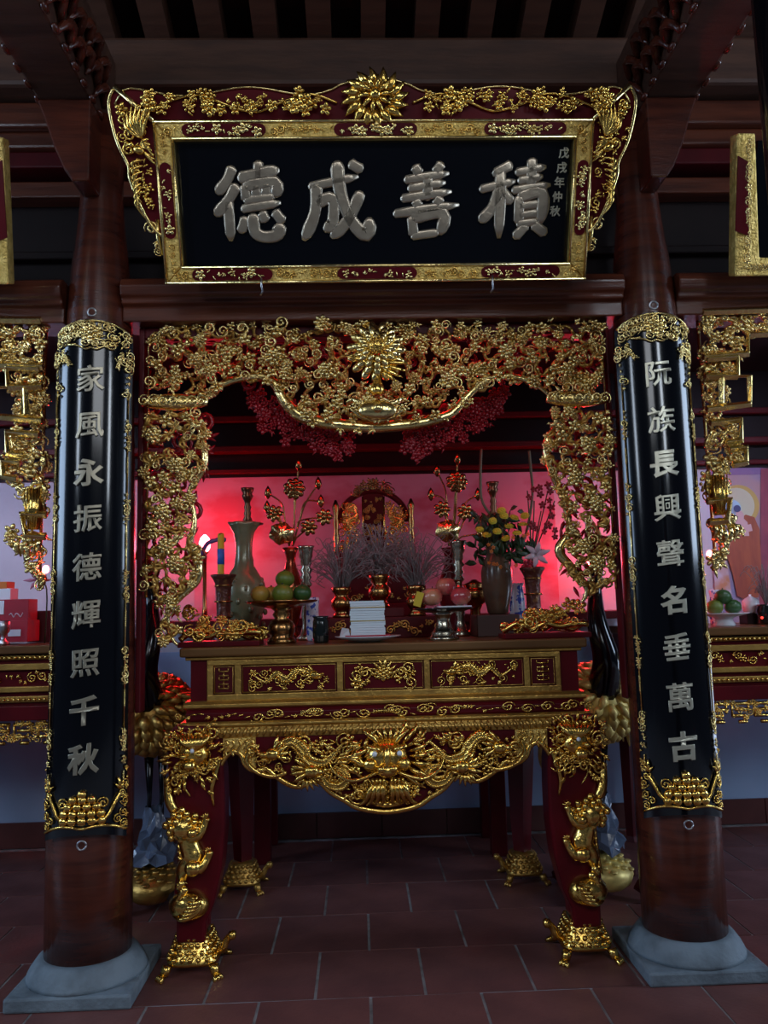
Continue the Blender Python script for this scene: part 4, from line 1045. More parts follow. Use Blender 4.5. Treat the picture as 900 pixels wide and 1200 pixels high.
# ================================================================== CRANES ON TORTOISES beside the altar
def crane(x0,y0,s,lab,dark):
    t=thing('crane_statue',(x0,y0,0),lab,'statue','cranes standing on tortoises'); tag(t,lab,'statue')
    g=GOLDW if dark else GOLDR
    m=MB(); m.ell((x0,y0,.10),.135,.19,.085,16,8)
    for k in range(40):
        a=k*2.4; R=.95*math.sqrt(k/40); zz=math.sqrt(1-R*R*.95); m.ell((x0+.131*R*math.cos(a),y0+.185*R*math.sin(a),.10+.083*zz),.020,.024,.008,6,4)
    m.build('tortoise_shell',g,t)
    m=MB(); m.tube([(x0-s*.08,y0+.14,.09),(x0-s*.10,y0+.22,.12),(x0-s*.10,y0+.26,.13)],[.03,.025,.03],8); m.ell((x0-s*.10,y0+.28,.135),.03,.04,.026,8,5)
    for a in (-1,1):
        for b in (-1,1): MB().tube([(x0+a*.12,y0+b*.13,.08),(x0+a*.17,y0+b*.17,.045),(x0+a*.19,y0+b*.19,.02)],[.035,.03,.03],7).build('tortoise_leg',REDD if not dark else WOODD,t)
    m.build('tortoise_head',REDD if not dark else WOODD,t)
    for b in (-1,1):
        lg=MB().tube([(x0+b*.035,y0-.03,.19),(x0+b*.030,y0+.01,.50),(x0+b*.035,y0,.78)],[.014,.011,.03],8).build('leg',BLACK,t)
    BS=lambda v:(x0+(v[0]-x0)*1.3,y0+(v[1]-y0)*1.1,.90+(v[2]-.92)*1.25)
    # body
    m=MB(); m.ell((x0,y0,.92),.13,.22,.14,14,8,0); m.map(BS).build('body',g,t)
    m=MB(); q=random.Random(33)
    for k in range(190):
        yy=1-2*(k+.5)/190; a=k*2.39996
        if yy>.55: continue
        r=math.sqrt(1-yy*yy); n_=Vector((r*math.cos(a),yy,r*math.sin(a))); pt=Vector((x0+.13*n_.x,y0+.22*n_.y,.92+.14*n_.z))
        dn=Vector((n_.x*.5,.55,n_.z*.3-.45)); dn=(dn-n_*dn.dot(n_)).normalized()
        m.tube([pt,pt+dn*.030+n_*.012,pt+dn*.062+n_*.010],[.010,.021,.004],5,.5,axis=n_)
    m.map(BS).build('breast_feathers',g,t)
    for b in (-1,1):
        m=MB()
        for k in range(11):
            f=k/10; m.tube(sm([(x0+b*.10,y0-.12+.10*f,1.00-.05*f),(x0+b*(.19+.02*f),y0-.02+.10*f,.97-.10*f),(x0+b*(.17-.02*f),y0+.16+.05*f,.88-.12*f)],4),taper(9,.024,.5,.1),5,.6)
        for k in range(8):
            m.tube(sm([(x0+b*(.12+.006*k),y0-.14,1.00-.018*k),(x0+b*(.20+.004*k),y0-.10,.97-.03*k),(x0+b*(.22),y0-.03,.92-.035*k)],3),taper(7,.017,.5,.15),5)
        m.map(BS).build('wing',g,t)
    m=MB()
    for k in range(9):
        b=(k-4)/4
        m.tube(sm([(x0+b*.04,y0+.15,.95),(x0+b*.08+s*.05,y0+.22,.93),(x0+b*.07+s*(.14+.01*k),y0+.20,.84),(x0+b*.07+s*(.17+.006*k),y0+.16,.70+.02*abs(k-4))],4),taper(13,.022,.6,.12),6,.7)
    m.map(BS).build('tail',g,t)
    m=MB(); n_=sm([(x0,y0-.16,.98),(x0-s*.0,y0-.24,1.12),(x0-s*.03,y0-.22,1.30),(x0-s*.01,y0-.16,1.46),(x0,y0-.20,1.60),(x0,y0-.25,1.66)],4)
    m.tube(n_,[.085-.055*min(1,i/12) for i in range(len(n_))],10); m.build('neck',BLACK,t)
    m=MB(); m.ell((x0,y0-.27,1.67),.036,.05,.036,10,6); m.tube([(x0,y0-.30,1.67),(x0,y0-.42,1.65),(x0,y0-.52,1.62)],[.022,.014,.003],8)
    for k in range(4): m.tube([(x0,y0-.25,1.70),(x0,y0-.20+.02*k,1.75+.01*k),(x0,y0-.14+.02*k,1.76)],[.012,.012,.003],5)
    m.build('head',g,t)
    # plastic film left wrapped round the feet
    m=MB(); q=random.Random(40+s); N=16
    vs=[];fs=[]
    for j in range(8):
        for k in range(N):
            a=2*PI*k/N; R=(.11-.07*(j/7)**.7)*(1+.28*q.uniform(-1,1)); vs.append((x0+R*math.cos(a),y0-.02+R*math.sin(a),.21+.035*j+.02*q.uniform(-1,1)))
    for j in range(7):
        for k in range(N): fs.append((j*N+k,j*N+(k+1)%N,(j+1)*N+(k+1)%N,(j+1)*N+k))
    m.add(vs,fs); tag(m.build('plastic_wrapping',PLASTIC,t,False),'pale blue plastic film')
crane(1.35,.97,1,'gilded crane on a tortoise behind the right altar leg, bright gold wing showing',False)
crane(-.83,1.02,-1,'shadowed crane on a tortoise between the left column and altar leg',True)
# ================================================================== THINGS ON THE ALTAR
def lathe_thing(name,prof,c,m,label,cat,group=None,n=24):
    o=MB().lathe(prof,c,n).build(name,m); tag(o,label,cat,group); return o
# corner carvings resting on the top
def corner(s,lab):
    xa,xb=(P(212,740,.36).x,P(306,740,.36).x) if s<0 else (P(588,740,.36).x,P(688,740,.36).x)
    t=thing('carved_corner_ornament',((xa+xb)/2,.36,TZ),lab,'carving')
    MB().box(xa,xb,.29,.45,TZ,TZ+.022).build('base',RED,t,False,bevel=.004)
    hz=lambda f:TZ+.05+.115*(f**.8)          # higher at the outer end
    q=random.Random(60+s); m=MB()
    for j in range(2):
        xs=[xa+(xb-xa)*i/6 for i in range(7)]
        m.tube(sm([(x,.34+.05*j,TZ+.03+.035*abs(math.sin(i*1.7+j))) for i,x in enumerate(xs)],4),.013,7)
    m.build('branch',GOLD,t)
    for k in range(46):
        f=q.random(); x=xa+(xb-xa)*(f if s>0 else 1-f); z=q.uniform(TZ+.04,hz(f)); kk=q.choice('lldspcb')
        inst(ME['g'][kk],PRN[kk],t,(x,.34+q.uniform(-.04,.08),z),q.uniform(.022,.036),q.uniform(0,6.28),q.uniform(-.5,.5))
corner(-1,'gilded leaf carving on red base at the left end of the altar top')
corner(1,'gilded leaf carving on red base at the right end of the altar top')
# red carved incense tubes
vp=[(.045,0),(.052,.006),(.050,.02),(.040,.05),(.034,.10),(.034,.16),(.036,.21),(.040,.25),(.052,.272),(.062,.284),(.060,.290),(.034,.284),(.030,.24)]
def tube_vase(u,y,lab):
    p=P(u,700,y); t=thing('incense_tube',(p.x,y,TZ),lab,'vase')
    MB().lathe([(r*.95,z*1.08) for r,z in vp],(p.x,y,TZ),20).build('body',REDV,t)
    m=MB()
    for z in (.012,.055,.12,.19,.262): m.lathe([(.040,z-.004),(.044,z),(.040,z+.004)],(p.x,y,TZ),20)
    m.build('gilt_bands',BRASS,t); return p
pL=tube_vase(262,.62,'dark red carved tube vase at the left, holding a yellow and blue candle')
pR=tube_vase(625,.62,'dark red carved tube vase at the right, filled with red blossom')
t=thing('candle',(pL.x-.012,.62,TZ+.26),'thick yellow candle with a blue paper band in the left tube vase','candle')
MB().lathe([(.014,.20),(.015,.21),(.015,.50),(.006,.505)],(pL.x-.012,.62,TZ),12).build('stick',YPAP,t)
MB().lathe([(.0165,.36),(.0165,.43)],(pL.x-.012,.62,TZ),12).build('paper_band',BLUEP,t)
o=MB().tube(sm([(pL.x-.10,.60,TZ+.40),(pL.x-.07,.60,TZ+.455),(pL.x-.02,.62,TZ+.475),(pL.x+.01,.63,TZ+.472)],4),[.010]*13,6,.5).build('ribbon',mat('violet_ribbon',(.10,.05,.22),.4)); tag(o,'curved violet ribbon looped over the yellow candle','ribbon')
# ceramic vases
p=P(286,700,.80)
VPR=[(.05,0),(.06,.01),(.058,.03),(.075,.09),(.098,.16),(.108,.22),(.100,.275),(.070,.325),(.048,.36),(.040,.41),(.041,.47),(.050,.52),(.068,.555),(.074,.57),(.068,.566),(.046,.52),(.035,.46)]
tg=thing('ceramic_vase',(p.x,.80,TZ),'tall grey-green ceramic vase with fluted rim left of the fruit','vase')
m=MB().lathe(VPR,(p.x,.80,TZ),36)
for i,v in enumerate(m.v):
    h=v.z-TZ
    if h>.52:
        a=math.atan2(v.y-.80,v.x-p.x); f=1+.10*math.cos(7*a)*(h-.52)/.05; v.x=p.x+(v.x-p.x)*f; v.y=.80+(v.y-.80)*f
m.build('body',CER,tg)
m=MB(); q=random.Random(2)
for k in range(30): a=k*2.4; z=.08+.22*(k/30); r=.075+.030*math.sin(PI*min(1,(z-.02)/.32)); m.ell((p.x+r*math.cos(a),.80+r*math.sin(a),TZ+z),.012,.012,.016,6,4)
m.build('relief_flowers',CER,tg)
# tall candlesticks
def candlestick(u,y,top,lab,cat='candlestick',m_=None):
    pp=P(u,top,y); H=pp.z-TZ; m_=m_ or BRASS
    t=thing('candlestick',(pp.x,y,TZ),lab,cat)
    MB().lathe([(.06,0),(.065,.01),(.055,.03),(.03,.06),(.022,.12),(.035,.17),(.022,.22),(.018,.34),(.030,.40),(.018,.45),(.016,H-.20)],(pp.x,y,TZ),18).build('stem',m_,t)
    MB().lathe([(.016,H-.21),(.040,H-.20),(.078,H-.188),(.080,H-.182),(.03,H-.186),(.018,H-.175)],(pp.x,y,TZ),24).build('drip_pan',m_,t)
    MB().lathe([(.016,H-.18),(.024,H-.165),(.014,H-.145),(.020,H-.13),(.013,H-.115),(.019,H-.10),(.013,H-.085),(.016,H-.07),(.024,H-.055),(.030,H-.04),(.022,H-.03),(.032,H-.012),(.034,H),(.02,H)],(pp.x,y,TZ),16).build('socket',m_,t)
DKB=mat('dark_bronze',(.16,.08,.045),.3,.9)
candlestick(290,1.0,572,'tall dark bronze candlestick standing behind the grey-green vase',m_=DKB)
candlestick(577,1.0,565,'tall dark bronze candlestick standing behind the vase of yellow flowers',m_=DKB)
def cup_stick(u,y,top,lab):
    pp=P(u,top,y); H=pp.z-TZ; t=thing('cup_candlestick',(pp.x,y,TZ),lab,'candlestick')
    MB().lathe([(.045,0),(.05,.012),(.03,.03),(.018,.08),(.026,.12),(.016,.16),(.022,.20),(.016,H-.20)],(pp.x,y,TZ),18).build('foot',PEWT,t)
    MB().lathe([(.016,H-.20),(.030,H-.185),(.017,H-.165),(.028,H-.15),(.018,H-.135),(.030,H-.115),(.020,H-.10),(.028,H-.085),(.026,H-.065),(.034,H-.05),(.034,H-.03),(.038,H-.01),(.044,H),(.036,H-.004),(.03,H-.05)],(pp.x,y,TZ),20).build('cup',PEWT,t)
cup_stick(358,.78,640,'turned brass cup candlestick left of the incense burners')
cup_stick(536,.78,634,'turned brass cup candlestick right of the incense burners')
# gilt lotus branches in vases
def lotus_branch(u,y,us,lab,s):
    base=P(u,690,y); x0=base.x
    t=thing('gilt_lotus_branch',(x0,y,TZ),lab,'ornament')
    top=P(u,642,y).z
    h=top-TZ
    MB().lathe([(.05,0),(.055,.01),(.04,.03),(.03,.06),(.045,.12),(.062,h*.45),(.060,h*.6),(.03,h*.78),(.022,h*.86),(.028,h*.94),(.042,h),(.03,h-.004)],(x0,y,TZ),22).build('vase',mat('red_gilt_vase',(.30,.07,.03),.25,.8) if s<0 else RED,t)
    for i,(tu,tv,kind,bu,bv) in enumerate(us):
        e=P(tu,tv,y-.02); b=P(u+(1 if tu>u else -1)*2,640,y); k=P(bu,bv,y-.01)
        st=MB().tube(sm([b,b.lerp(k,.55)+Vector((0,0,.01)),k,e],4),.0042,6).build('stem',BRASS,t)
        m=MB()
        if kind=='f':
            for k_ in range(7): a=2*PI*k_/7; m.ell((e.x+.024*math.cos(a),e.y-.006,e.z+.024*math.sin(a)),.022,.010,.014,7,4,a)
            m.ell((e.x,e.y-.016,e.z),.014,.01,.014,7,4)
        elif kind=='F':
            for R,n_ in ((.034,9),(.018,6)):
                for k_ in range(n_): a=2*PI*k_/n_; m.ell((e.x+R*math.cos(a),e.y-.02+R*.3,e.z+R*math.sin(a)),.024,.012,.018,7,4,a)
            m.ell((e.x,e.y-.03,e.z),.014,.01,.014,7,4)
        elif kind=='b':
            m.lathe([(.003,-.03),(.016,-.012),(.018,.0),(.012,.02),(.001,.038)],(e.x,e.y,e.z),10)
        elif kind=='L':
            vs=[];fs=[];n_=18
            for j in range(5):
                for k_ in range(n_):
                    a=2*PI*k_/n_; R=.062*j/4*(1+.10*math.sin(6*a)*(j/4)); vs.append((e.x+R*math.cos(a),e.y-.025+.03*(j/4)**2+.004*math.cos(9*a),e.z+R*math.sin(a)*.9))
            for j in range(4):
                for k_ in range(n_): fs.append((j*n_+k_,j*n_+(k_+1)%n_,(j+1)*n_+(k_+1)%n_,(j+1)*n_+k_))
            k0=len(vs); vs+=[(v[0],v[1]+.004,v[2]) for v in vs]; fs+=[tuple(i+k0 for i in f)[::-1] for f in fs]
            m.add(vs,fs)
        nm={'f':'flower','F':'flower','b':'bud','L':'lotus_leaf'}[kind]
        m.build(nm,GOLDP if kind in 'L' else BRASS,t)
lotus_branch(341,.92,[(350,545,'b',346,590),(345,573,'F',345,610),(314,578,'b',330,590),(373,567,'b',358,590),(376,588,'b',358,588),(313,595,'b',330,615),(322,602,'f',336,620),(380,606,'f',352,610),(330,625,'L',340,635),(362,618,'f',350,628)],'gilt metal lotus branch in a vase left of the throne',-1)
lotus_branch(528,.92,[(536,538,'b',533,590),(535,565,'F',534,600),(512,552,'b',522,575),(505,580,'b',520,585),(560,580,'b',545,590),(518,597,'f',526,615),(545,600,'f',537,612),(565,612,'b',548,606),(525,622,'L',530,635),(562,626,'b',545,628)],'dark gilt lotus branch in a vase right of the throne',1)
# fruit stand (brass) and fruit
p=P(330,740,.47); FS=thing('fruit_stand',(p.x,.47,TZ),'brass footed dish of citrus fruit at the left of the altar','dish')
MB().lathe([(.060,0),(.064,.008),(.060,.02),(.050,.03),(.058,.05),(.060,.075),(.048,.095),(.030,.11),(.040,.125),(.030,.14),(.05,.155)],(p.x,.47,TZ),24).build('pedestal',BRASS,FS)
DZ=P(330,704,.47).z
MB().lathe([(.04,DZ-TZ-.035),(.11,DZ-TZ-.02),(.155,DZ-TZ-.006),(.160,DZ-TZ),(.152,DZ-TZ+.001),(.10,DZ-TZ-.010),(.0,DZ-TZ-.012)],(p.x,.47,TZ),36).build('dish',BRASS,FS)
def citrus(x,y,z,r,m,lab,stem=True):
    t=thing('citrus_fruit',(x,y,z-r),lab,'fruit','citrus fruit on the brass dish'); tag(t,lab,'fruit')
    MB().ell((x,y,z),r,r,r*.9,18,10).build('peel',m,t)
    MB().tube([(x,y-.01,z+r*.86),(x+.002,y-.012,z+r*.98)],[.006,.004],6).build('stalk',LEAFM,t)
r=.042; z0=DZ+.030
for (u,y,z,rr,m,l) in ((305,.45,z0,.042,ORANGE,'orange fruit at the left of the brass dish'),(331,.40,z0,.046,GREENF,'large yellow-green citrus at the front of the brass dish'),(354,.45,z0,.042,DGREEN,'dark green citrus at the right of the brass dish'),(334,.46,z0+.064,.042,GREENF,'green citrus resting on top of the others on the brass dish'),(318,.54,z0,.040,ORANGE,'orange fruit half hidden at the back of the brass dish'),(347,.54,z0,.040,GREENF,'green citrus half hidden at the back of the brass dish')):
    citrus(P(u,695,y).x,y,z,rr,m,l)
# small dark pots
p=P(376,740,.42)
lathe_thing('small_black_pot',[(.03,0),(.034,.01),(.036,.05),(.034,.09),(.030,.105),(.036,.115),(.026,.112)],(p.x,.42,TZ),GLASSD,'small black glazed pot right of the brass fruit dish','pot')
p=P(366,700,.66)
lathe_thing('blue_white_cup',[(.022,.0),(.028,.01),(.030,.10),(.028,.15),(.032,.19),(.030,.20),(.024,.19)],(p.x,.66,TZ),BLUEW,'small blue and white porcelain cup by the citrus fruit','cup')
p=P(606,700,.92)
lathe_thing('blue_white_vase',[(.026,.0),(.034,.01),(.040,.10),(.038,.18),(.030,.22),(.036,.25),(.030,.245)],(p.x,.92,TZ),BLUEW,'blue and white porcelain jar beside the right red tube vase','jar')
# white plate, red sheet, stack of white paper
p=P(431,745,.40); PX=p.x
lathe_thing('white_plate',[(.05,0),(.06,.004),(.10,.012),(.140,.024),(.142,.027),(.10,.018),(.0,.014)],(PX,.40,TZ),WHITE,'white porcelain plate under the paper stack','plate',n=40)
o=MB().add([(PX-.095,.33,TZ+.022),(PX+.095,.33,TZ+.022),(PX+.095,.47,TZ+.022),(PX-.095,.47,TZ+.022),(PX-.095,.33,TZ+.031),(PX+.095,.33,TZ+.031),(PX+.095,.47,TZ+.031),(PX-.095,.47,TZ+.031)],[(0,3,2,1),(4,5,6,7),(0,1,5,4),(1,2,6,5),(2,3,7,6),(3,0,4,7)]).build('red_paper_sheet',REDP,None,False); tag(o,'red paper sheet between the plate and the white paper stack','paper')
t=thing('paper_stack',(PX,.40,TZ+.031),'thick tied stack of white paper packets on the plate','paper')
q=random.Random(5); z=TZ+.031
for k in range(14):
    h=.0103; a,b=q.uniform(-.0025,.0025),q.uniform(-.0025,.0025)
    MB().box(PX-.073+a,PX+.073+a,.345+b,.455+b,z,z+h-.0008).build('paper_packet',PAPER,t,False); z+=h
m=MB(); m.tube([(PX-.076,.341,z-.085),(PX+.076,.341,z-.085)],.0014,4); m.tube([(PX-.076,.341,z-.028),(PX+.076,.341,z-.028)],.0014,4); m.build('string',YPAP,t)
o=MB().add([(PX-.12,.37,TZ+.025),(PX-.075,.34,TZ+.025),(PX-.08,.36,TZ+.055),(PX-.11,.40,TZ+.060),(PX-.12,.375,TZ+.028),(PX-.075,.345,TZ+.028),(PX-.08,.365,TZ+.058),(PX-.11,.405,TZ+.063)],[(0,1,2,3),(7,6,5,4),(0,4,5,1),(1,5,6,2),(2,6,7,3),(3,7,4,0)]).build('crumpled_tissue',PAPER,None,False); tag(o,'crumpled white tissue at the left edge of the plate','tissue')
# pewter stand of pink fruit
p=P(520,745,.42); SX=p.x; DZ2=P(520,713,.42).z
t=thing('pewter_fruit_stand',(SX,.42,TZ),'shiny pewter footed stand with a dark dish of pink fruit','dish')
MB().lathe([(.064,0),(.068,.006),(.062,.014),(.054,.02),(.056,.03),(.046,.04),(.036,.055),(.030,.08),(.034,DZ2-TZ-.03),(.05,DZ2-TZ-.018)],(SX,.42,TZ),28).build('pedestal',PEWT,t)
MB().lathe([(.03,DZ2-TZ-.02),(.09,DZ2-TZ-.014),(.130,DZ2-TZ-.002),(.134,DZ2-TZ+.003),(.10,DZ2-TZ-.002),(0,DZ2-TZ-.004)],(SX,.42,TZ),36).build('dish',GLASSD,t)
o=MB().box(SX-.03,SX+.115,.33,.50,DZ2+.004,DZ2+.010).build('white_tray',PAPER,None,False,bevel=.003); tag(o,'white foam tray under the pink fruit','tray')
for u,y,dz,l in ((506,.40,0,'pink fruit at the left of the dark dish'),(540,.40,0,'pink fruit at the right of the dark dish'),(523,.47,.045,'pink fruit on top at the back of the dark dish')):
    x=P(u,700,y).x; t=thing('pink_fruit',(x,y,DZ2+.010+dz),l,'fruit','pink fruit on the dark dish'); tag(t,l,'fruit')
    m=MB().lathe([(.004,.003),(.026,.006),(.044,.026),(.046,.046),(.036,.068),(.020,.078),(.006,.072)],(x,y,DZ2+.010+dz),20); m.build('skin',PEACH,t)
    MB().tube([(x,y,DZ2+.08+dz),(x+.004,y,DZ2+.096+dz)],[.002,.002],5).build('stalk',WOODD,t)
p=P(488,706,.38)
t=thing('yellow_packet',(p.x,.38,DZ2+.004),'small yellow printed packet leaning on the pink fruit','packet')
m=MB().box(-.016,.016,-.004,.004,0,.062); m.map(lambda v:(p.x+v[0]*math.cos(.3)+v[2]*math.sin(.3),.37+v[1],DZ2+.012+v[2]*math.cos(.3)-v[0]*math.sin(.3))).build('packet',YPAP,t,False)
# brown vase, flowers, box beneath
p=P(583,700,.72); BX=p.x
o=MB().box(P(555,740,.72).x,P(604,740,.72).x,.60,.82,TZ,TZ+.10).build('wooden_box',mat('brown_box',(.05,.022,.016),.5),None,False,bevel=.005); tag(o,'dark brown wooden box under the flower vase','box')
lathe_thing('brown_vase',[(.04,.10),(.048,.108),(.052,.13),(.066,.19),(.074,.25),(.074,.30),(.064,.345),(.046,.375),(.040,.40),(.05,.42),(.040,.418),(.034,.39)],(BX,.72,TZ),CERB,'brown glazed ceramic vase holding the yellow flowers','vase')
FB=thing('flower_bouquet',(BX+.02,.72,TZ+.38),'bouquet of yellow chrysanthemums and dark leaves in the brown vase','flowers')
q=random.Random(17)
lf=MB()
for i in range(4):
    pass
m=MB(); m.tube([(-.0,0,0),(.25,-.02,.04),(.6,-.03,.05),(1,0,-.04)],[.02,.16,.20,.01],6,.15); LFM=m.mesh('leaf',LEAFM)
stems=MB()
for k in range(170):
    a=q.uniform(0,2*PI); R=q.uniform(.0,.12); z=TZ+.34+q.uniform(.0,.25)
    x=BX+.01+R*math.cos(a); y=.72+R*math.sin(a)
    inst(LFM,'leaf',FB,(x,y,z),q.uniform(.05,.08),q.uniform(-2.6,.6),0,q.uniform(0,6.28))
    if k%3==0: stems.tube([(BX,.72,TZ+.34),(x,y,z)],.0025,4)
stems.build('stem',LEAFM,FB)
m=MB()
for k in range(14):
    a=2*PI*k/14
    for R,dz in ((.6,0),(.4,.25)): m.ell((R*math.cos(a+dz),R*math.sin(a+dz),dz*.8),.42,.14,.10,6,3)
m.ell((0,0,.2),.3,.3,.2,7,4); YM=m.mesh('chrysanthemum',YEL)
for k,(u,v) in enumerate(((575,612),(588,606),(600,608),(610,616),(594,618),(580,624),(603,626),(568,628),(590,632),(560,622),(612,606),(585,600))):
    y=.66+.01*(k%5); pp=P(u,v,y); o=inst(YM,'yellow_flower',FB,pp+Vector((0,-.06,0)),.024,q.uniform(-.3,.3),1.0+q.uniform(-.5,.3),q.uniform(-.5,.5))
m=MB()
for k in range(12): u=560+q.random()*60; v=625+q.random()*40; m.addT(PB,P(u,v,.58),.010,q.uniform(0,6))
tag(m.build('orange_blossoms',ORP,FB),'small orange blossoms')
for nm,pts in (('tall_stalk',[(598,650),(588,620),(566,590),(563,560),(564,526)]),('tall_stalk',[(608,650),(618,620),(624,580),(622,550),(620,528)])):
    m=MB(); y=.70; m.tube(sm([P(u,v,y) for u,v in pts],4),.0065,6); m.build(nm,mat('pale_green_stalk',(.10,.13,.07),.5),FB)
RB=thing('red_bouquet',(pR.x,.62,TZ+.30),'dark red orchids and a pale lily rising from the right tube vase','flowers')
m=MB()
for k in range(5):
    e=P(618+k*8,575+12*(k%3),.60); m.tube(sm([(pR.x,.62,TZ+.28),(pR.x+.004*k,.61,TZ+.38),e],4),.003,5)
m.build('stem',LEAFM,RB)
ok=PB.mesh('orchid',PINKP)
for k in range(16): inst(ok,'orchid',RB,P(618+q.random()*34,566+q.random()*70,.60),q.uniform(.016,.024),q.uniform(0,6),q.uniform(-.4,.4))
for k in range(10): inst(LFM,'leaf',RB,P(605+q.random()*30,640+q.random()*20,.62),.07,q.uniform(0,3.1),0,q.uniform(-.6,.6))
inst(PP.mesh('red_blossom',REDP),'red_blossom',RB,P(620,664,.60),.035)
m=MB(); e=P(628,650,.55)
for k in range(6): a=2*PI*k/6+.3; m.tube(sm([e,e+Vector((.03*math.cos(a),-.02,.03*math.sin(a))),e+Vector((.068*math.cos(a),-.015,.060*math.sin(a)))],3),[.004,.010,.014,.013,.010,.006,.001],6,.3)
m.build('lily',LILY,RB)
# brass bowl with a glowing red lamp, right of centre
p=P(556,690,.97)
t=thing('oil_lamp_bowl',(p.x,.97,TZ),'low brass bowl glinting red beside the brown vase','bowl')
MB().lathe([(.05,0),(.055,.01),(.03,.03),(.025,.12),(.04,.15),(.065,.17),(.080,.20),(.072,.225),(.05,.235),(.06,.25),(.03,.262),(.012,.275)],(p.x,.97,TZ),24).build('bowl',BRASS,t)
# ------------- incense burners with ash spirals on a stepped stand
st=thing('burner_stand',(XC,.86,TZ),'low dark red and gilt stepped stand behind the white paper stack','stand')
MB().box(P(385,700,.86).x,P(515,700,.86).x,.76,1.0,TZ,TZ+.10).build('step',REDD,st,False,bevel=.005)
MB().box(P(408,700,.95).x,P(472,700,.95).x,.84,1.02,TZ+.10,TZ+.145).build('upper_step',REDD,st,False,bevel=.004)
m=MB()
for k in range(24): m.addT(q.choice((PL,PS,PC)),(P(390,700,.755).x+k*.0225,.755,TZ+.05+.02*math.sin(k)),.022,q.uniform(0,6))
m.build('gilt_relief',GOLDW,st)
def burner(u,y,zb,h,lab,nst,seed):
    x=P(u,690,y).x; t=thing('incense_burner',(x,y,zb),lab,'incense burner','incense burners')
    tag(t,lab)
    s=h/.15
    MB().lathe([(.040*s,0),(.046*s,.006*s),(.040*s,.018*s),(.030*s,.03*s),(.040*s,.04*s),(.052*s,.06*s),(.050*s,.085*s),(.036*s,.10*s),(.034*s,.112*s),(.046*s,.13*s),(.048*s,.146*s),(.042*s,.15*s),(.036*s,.14*s),(.0,.135*s)],(x,y,zb),24).build('bowl',BRASS,t)
    q=random.Random(seed); m=MB()
    for k in range(nst):
        a=q.uniform(0,2*PI); sp=q.uniform(.03,.20)*q.random()**.3; H=q.uniform(.10,.27); c=q.uniform(.5,1.6)
        b=(x+.03*s*math.cos(a)*q.random(),y+.03*s*math.sin(a)*q.random(),zb+.14*s)
        H*=(.72 if q.random()<.5 else 1)
        p1=Vector((b[0]+sp*.35*math.cos(a),b[1]+sp*.3*math.sin(a),b[2]+H*.55)); p2=Vector((b[0]+sp*math.cos(a),b[1]+sp*.6*math.sin(a),b[2]+H))
        p3=p2+Vector((.055*c*math.cos(a+q.uniform(-1.4,1.4)),.02*math.sin(a),.01-.06*c*q.random()))
        m.tube(sm([b,p1,p2,p3,p3+Vector((-.03*math.cos(a),0,-.025))],2),.0019,4)
    o=m.build('burnt_incense_sticks',ASH,t); o['kind']='stuff'
    m=MB()
    for k in range(5): a=q.uniform(0,6); m.tube([(x+.01*math.cos(a),y+.01*math.sin(a),zb+.14*s),(x+.025*math.cos(a),y+.02*math.sin(a),zb+.30)],.0018,4)
    m.build('red_incense_stick',REDS,t)
    MB().tube([(x+.012,y-.03,zb+.14*s),(x+.012,y-.03,zb+.175*s)],[.006,.001],6).build('silver_finial',METAL,t)
burner(400,.86,TZ+.10,.150,'left brass incense burner with a spray of burnt grey sticks',120,1)
burner(445,.92,TZ+.145,.165,'middle and highest brass incense burner, behind the paper stack',150,2)
burner(488,.86,TZ+.10,.150,'right brass incense burner with burnt sticks, behind the yellow packet',120,3)
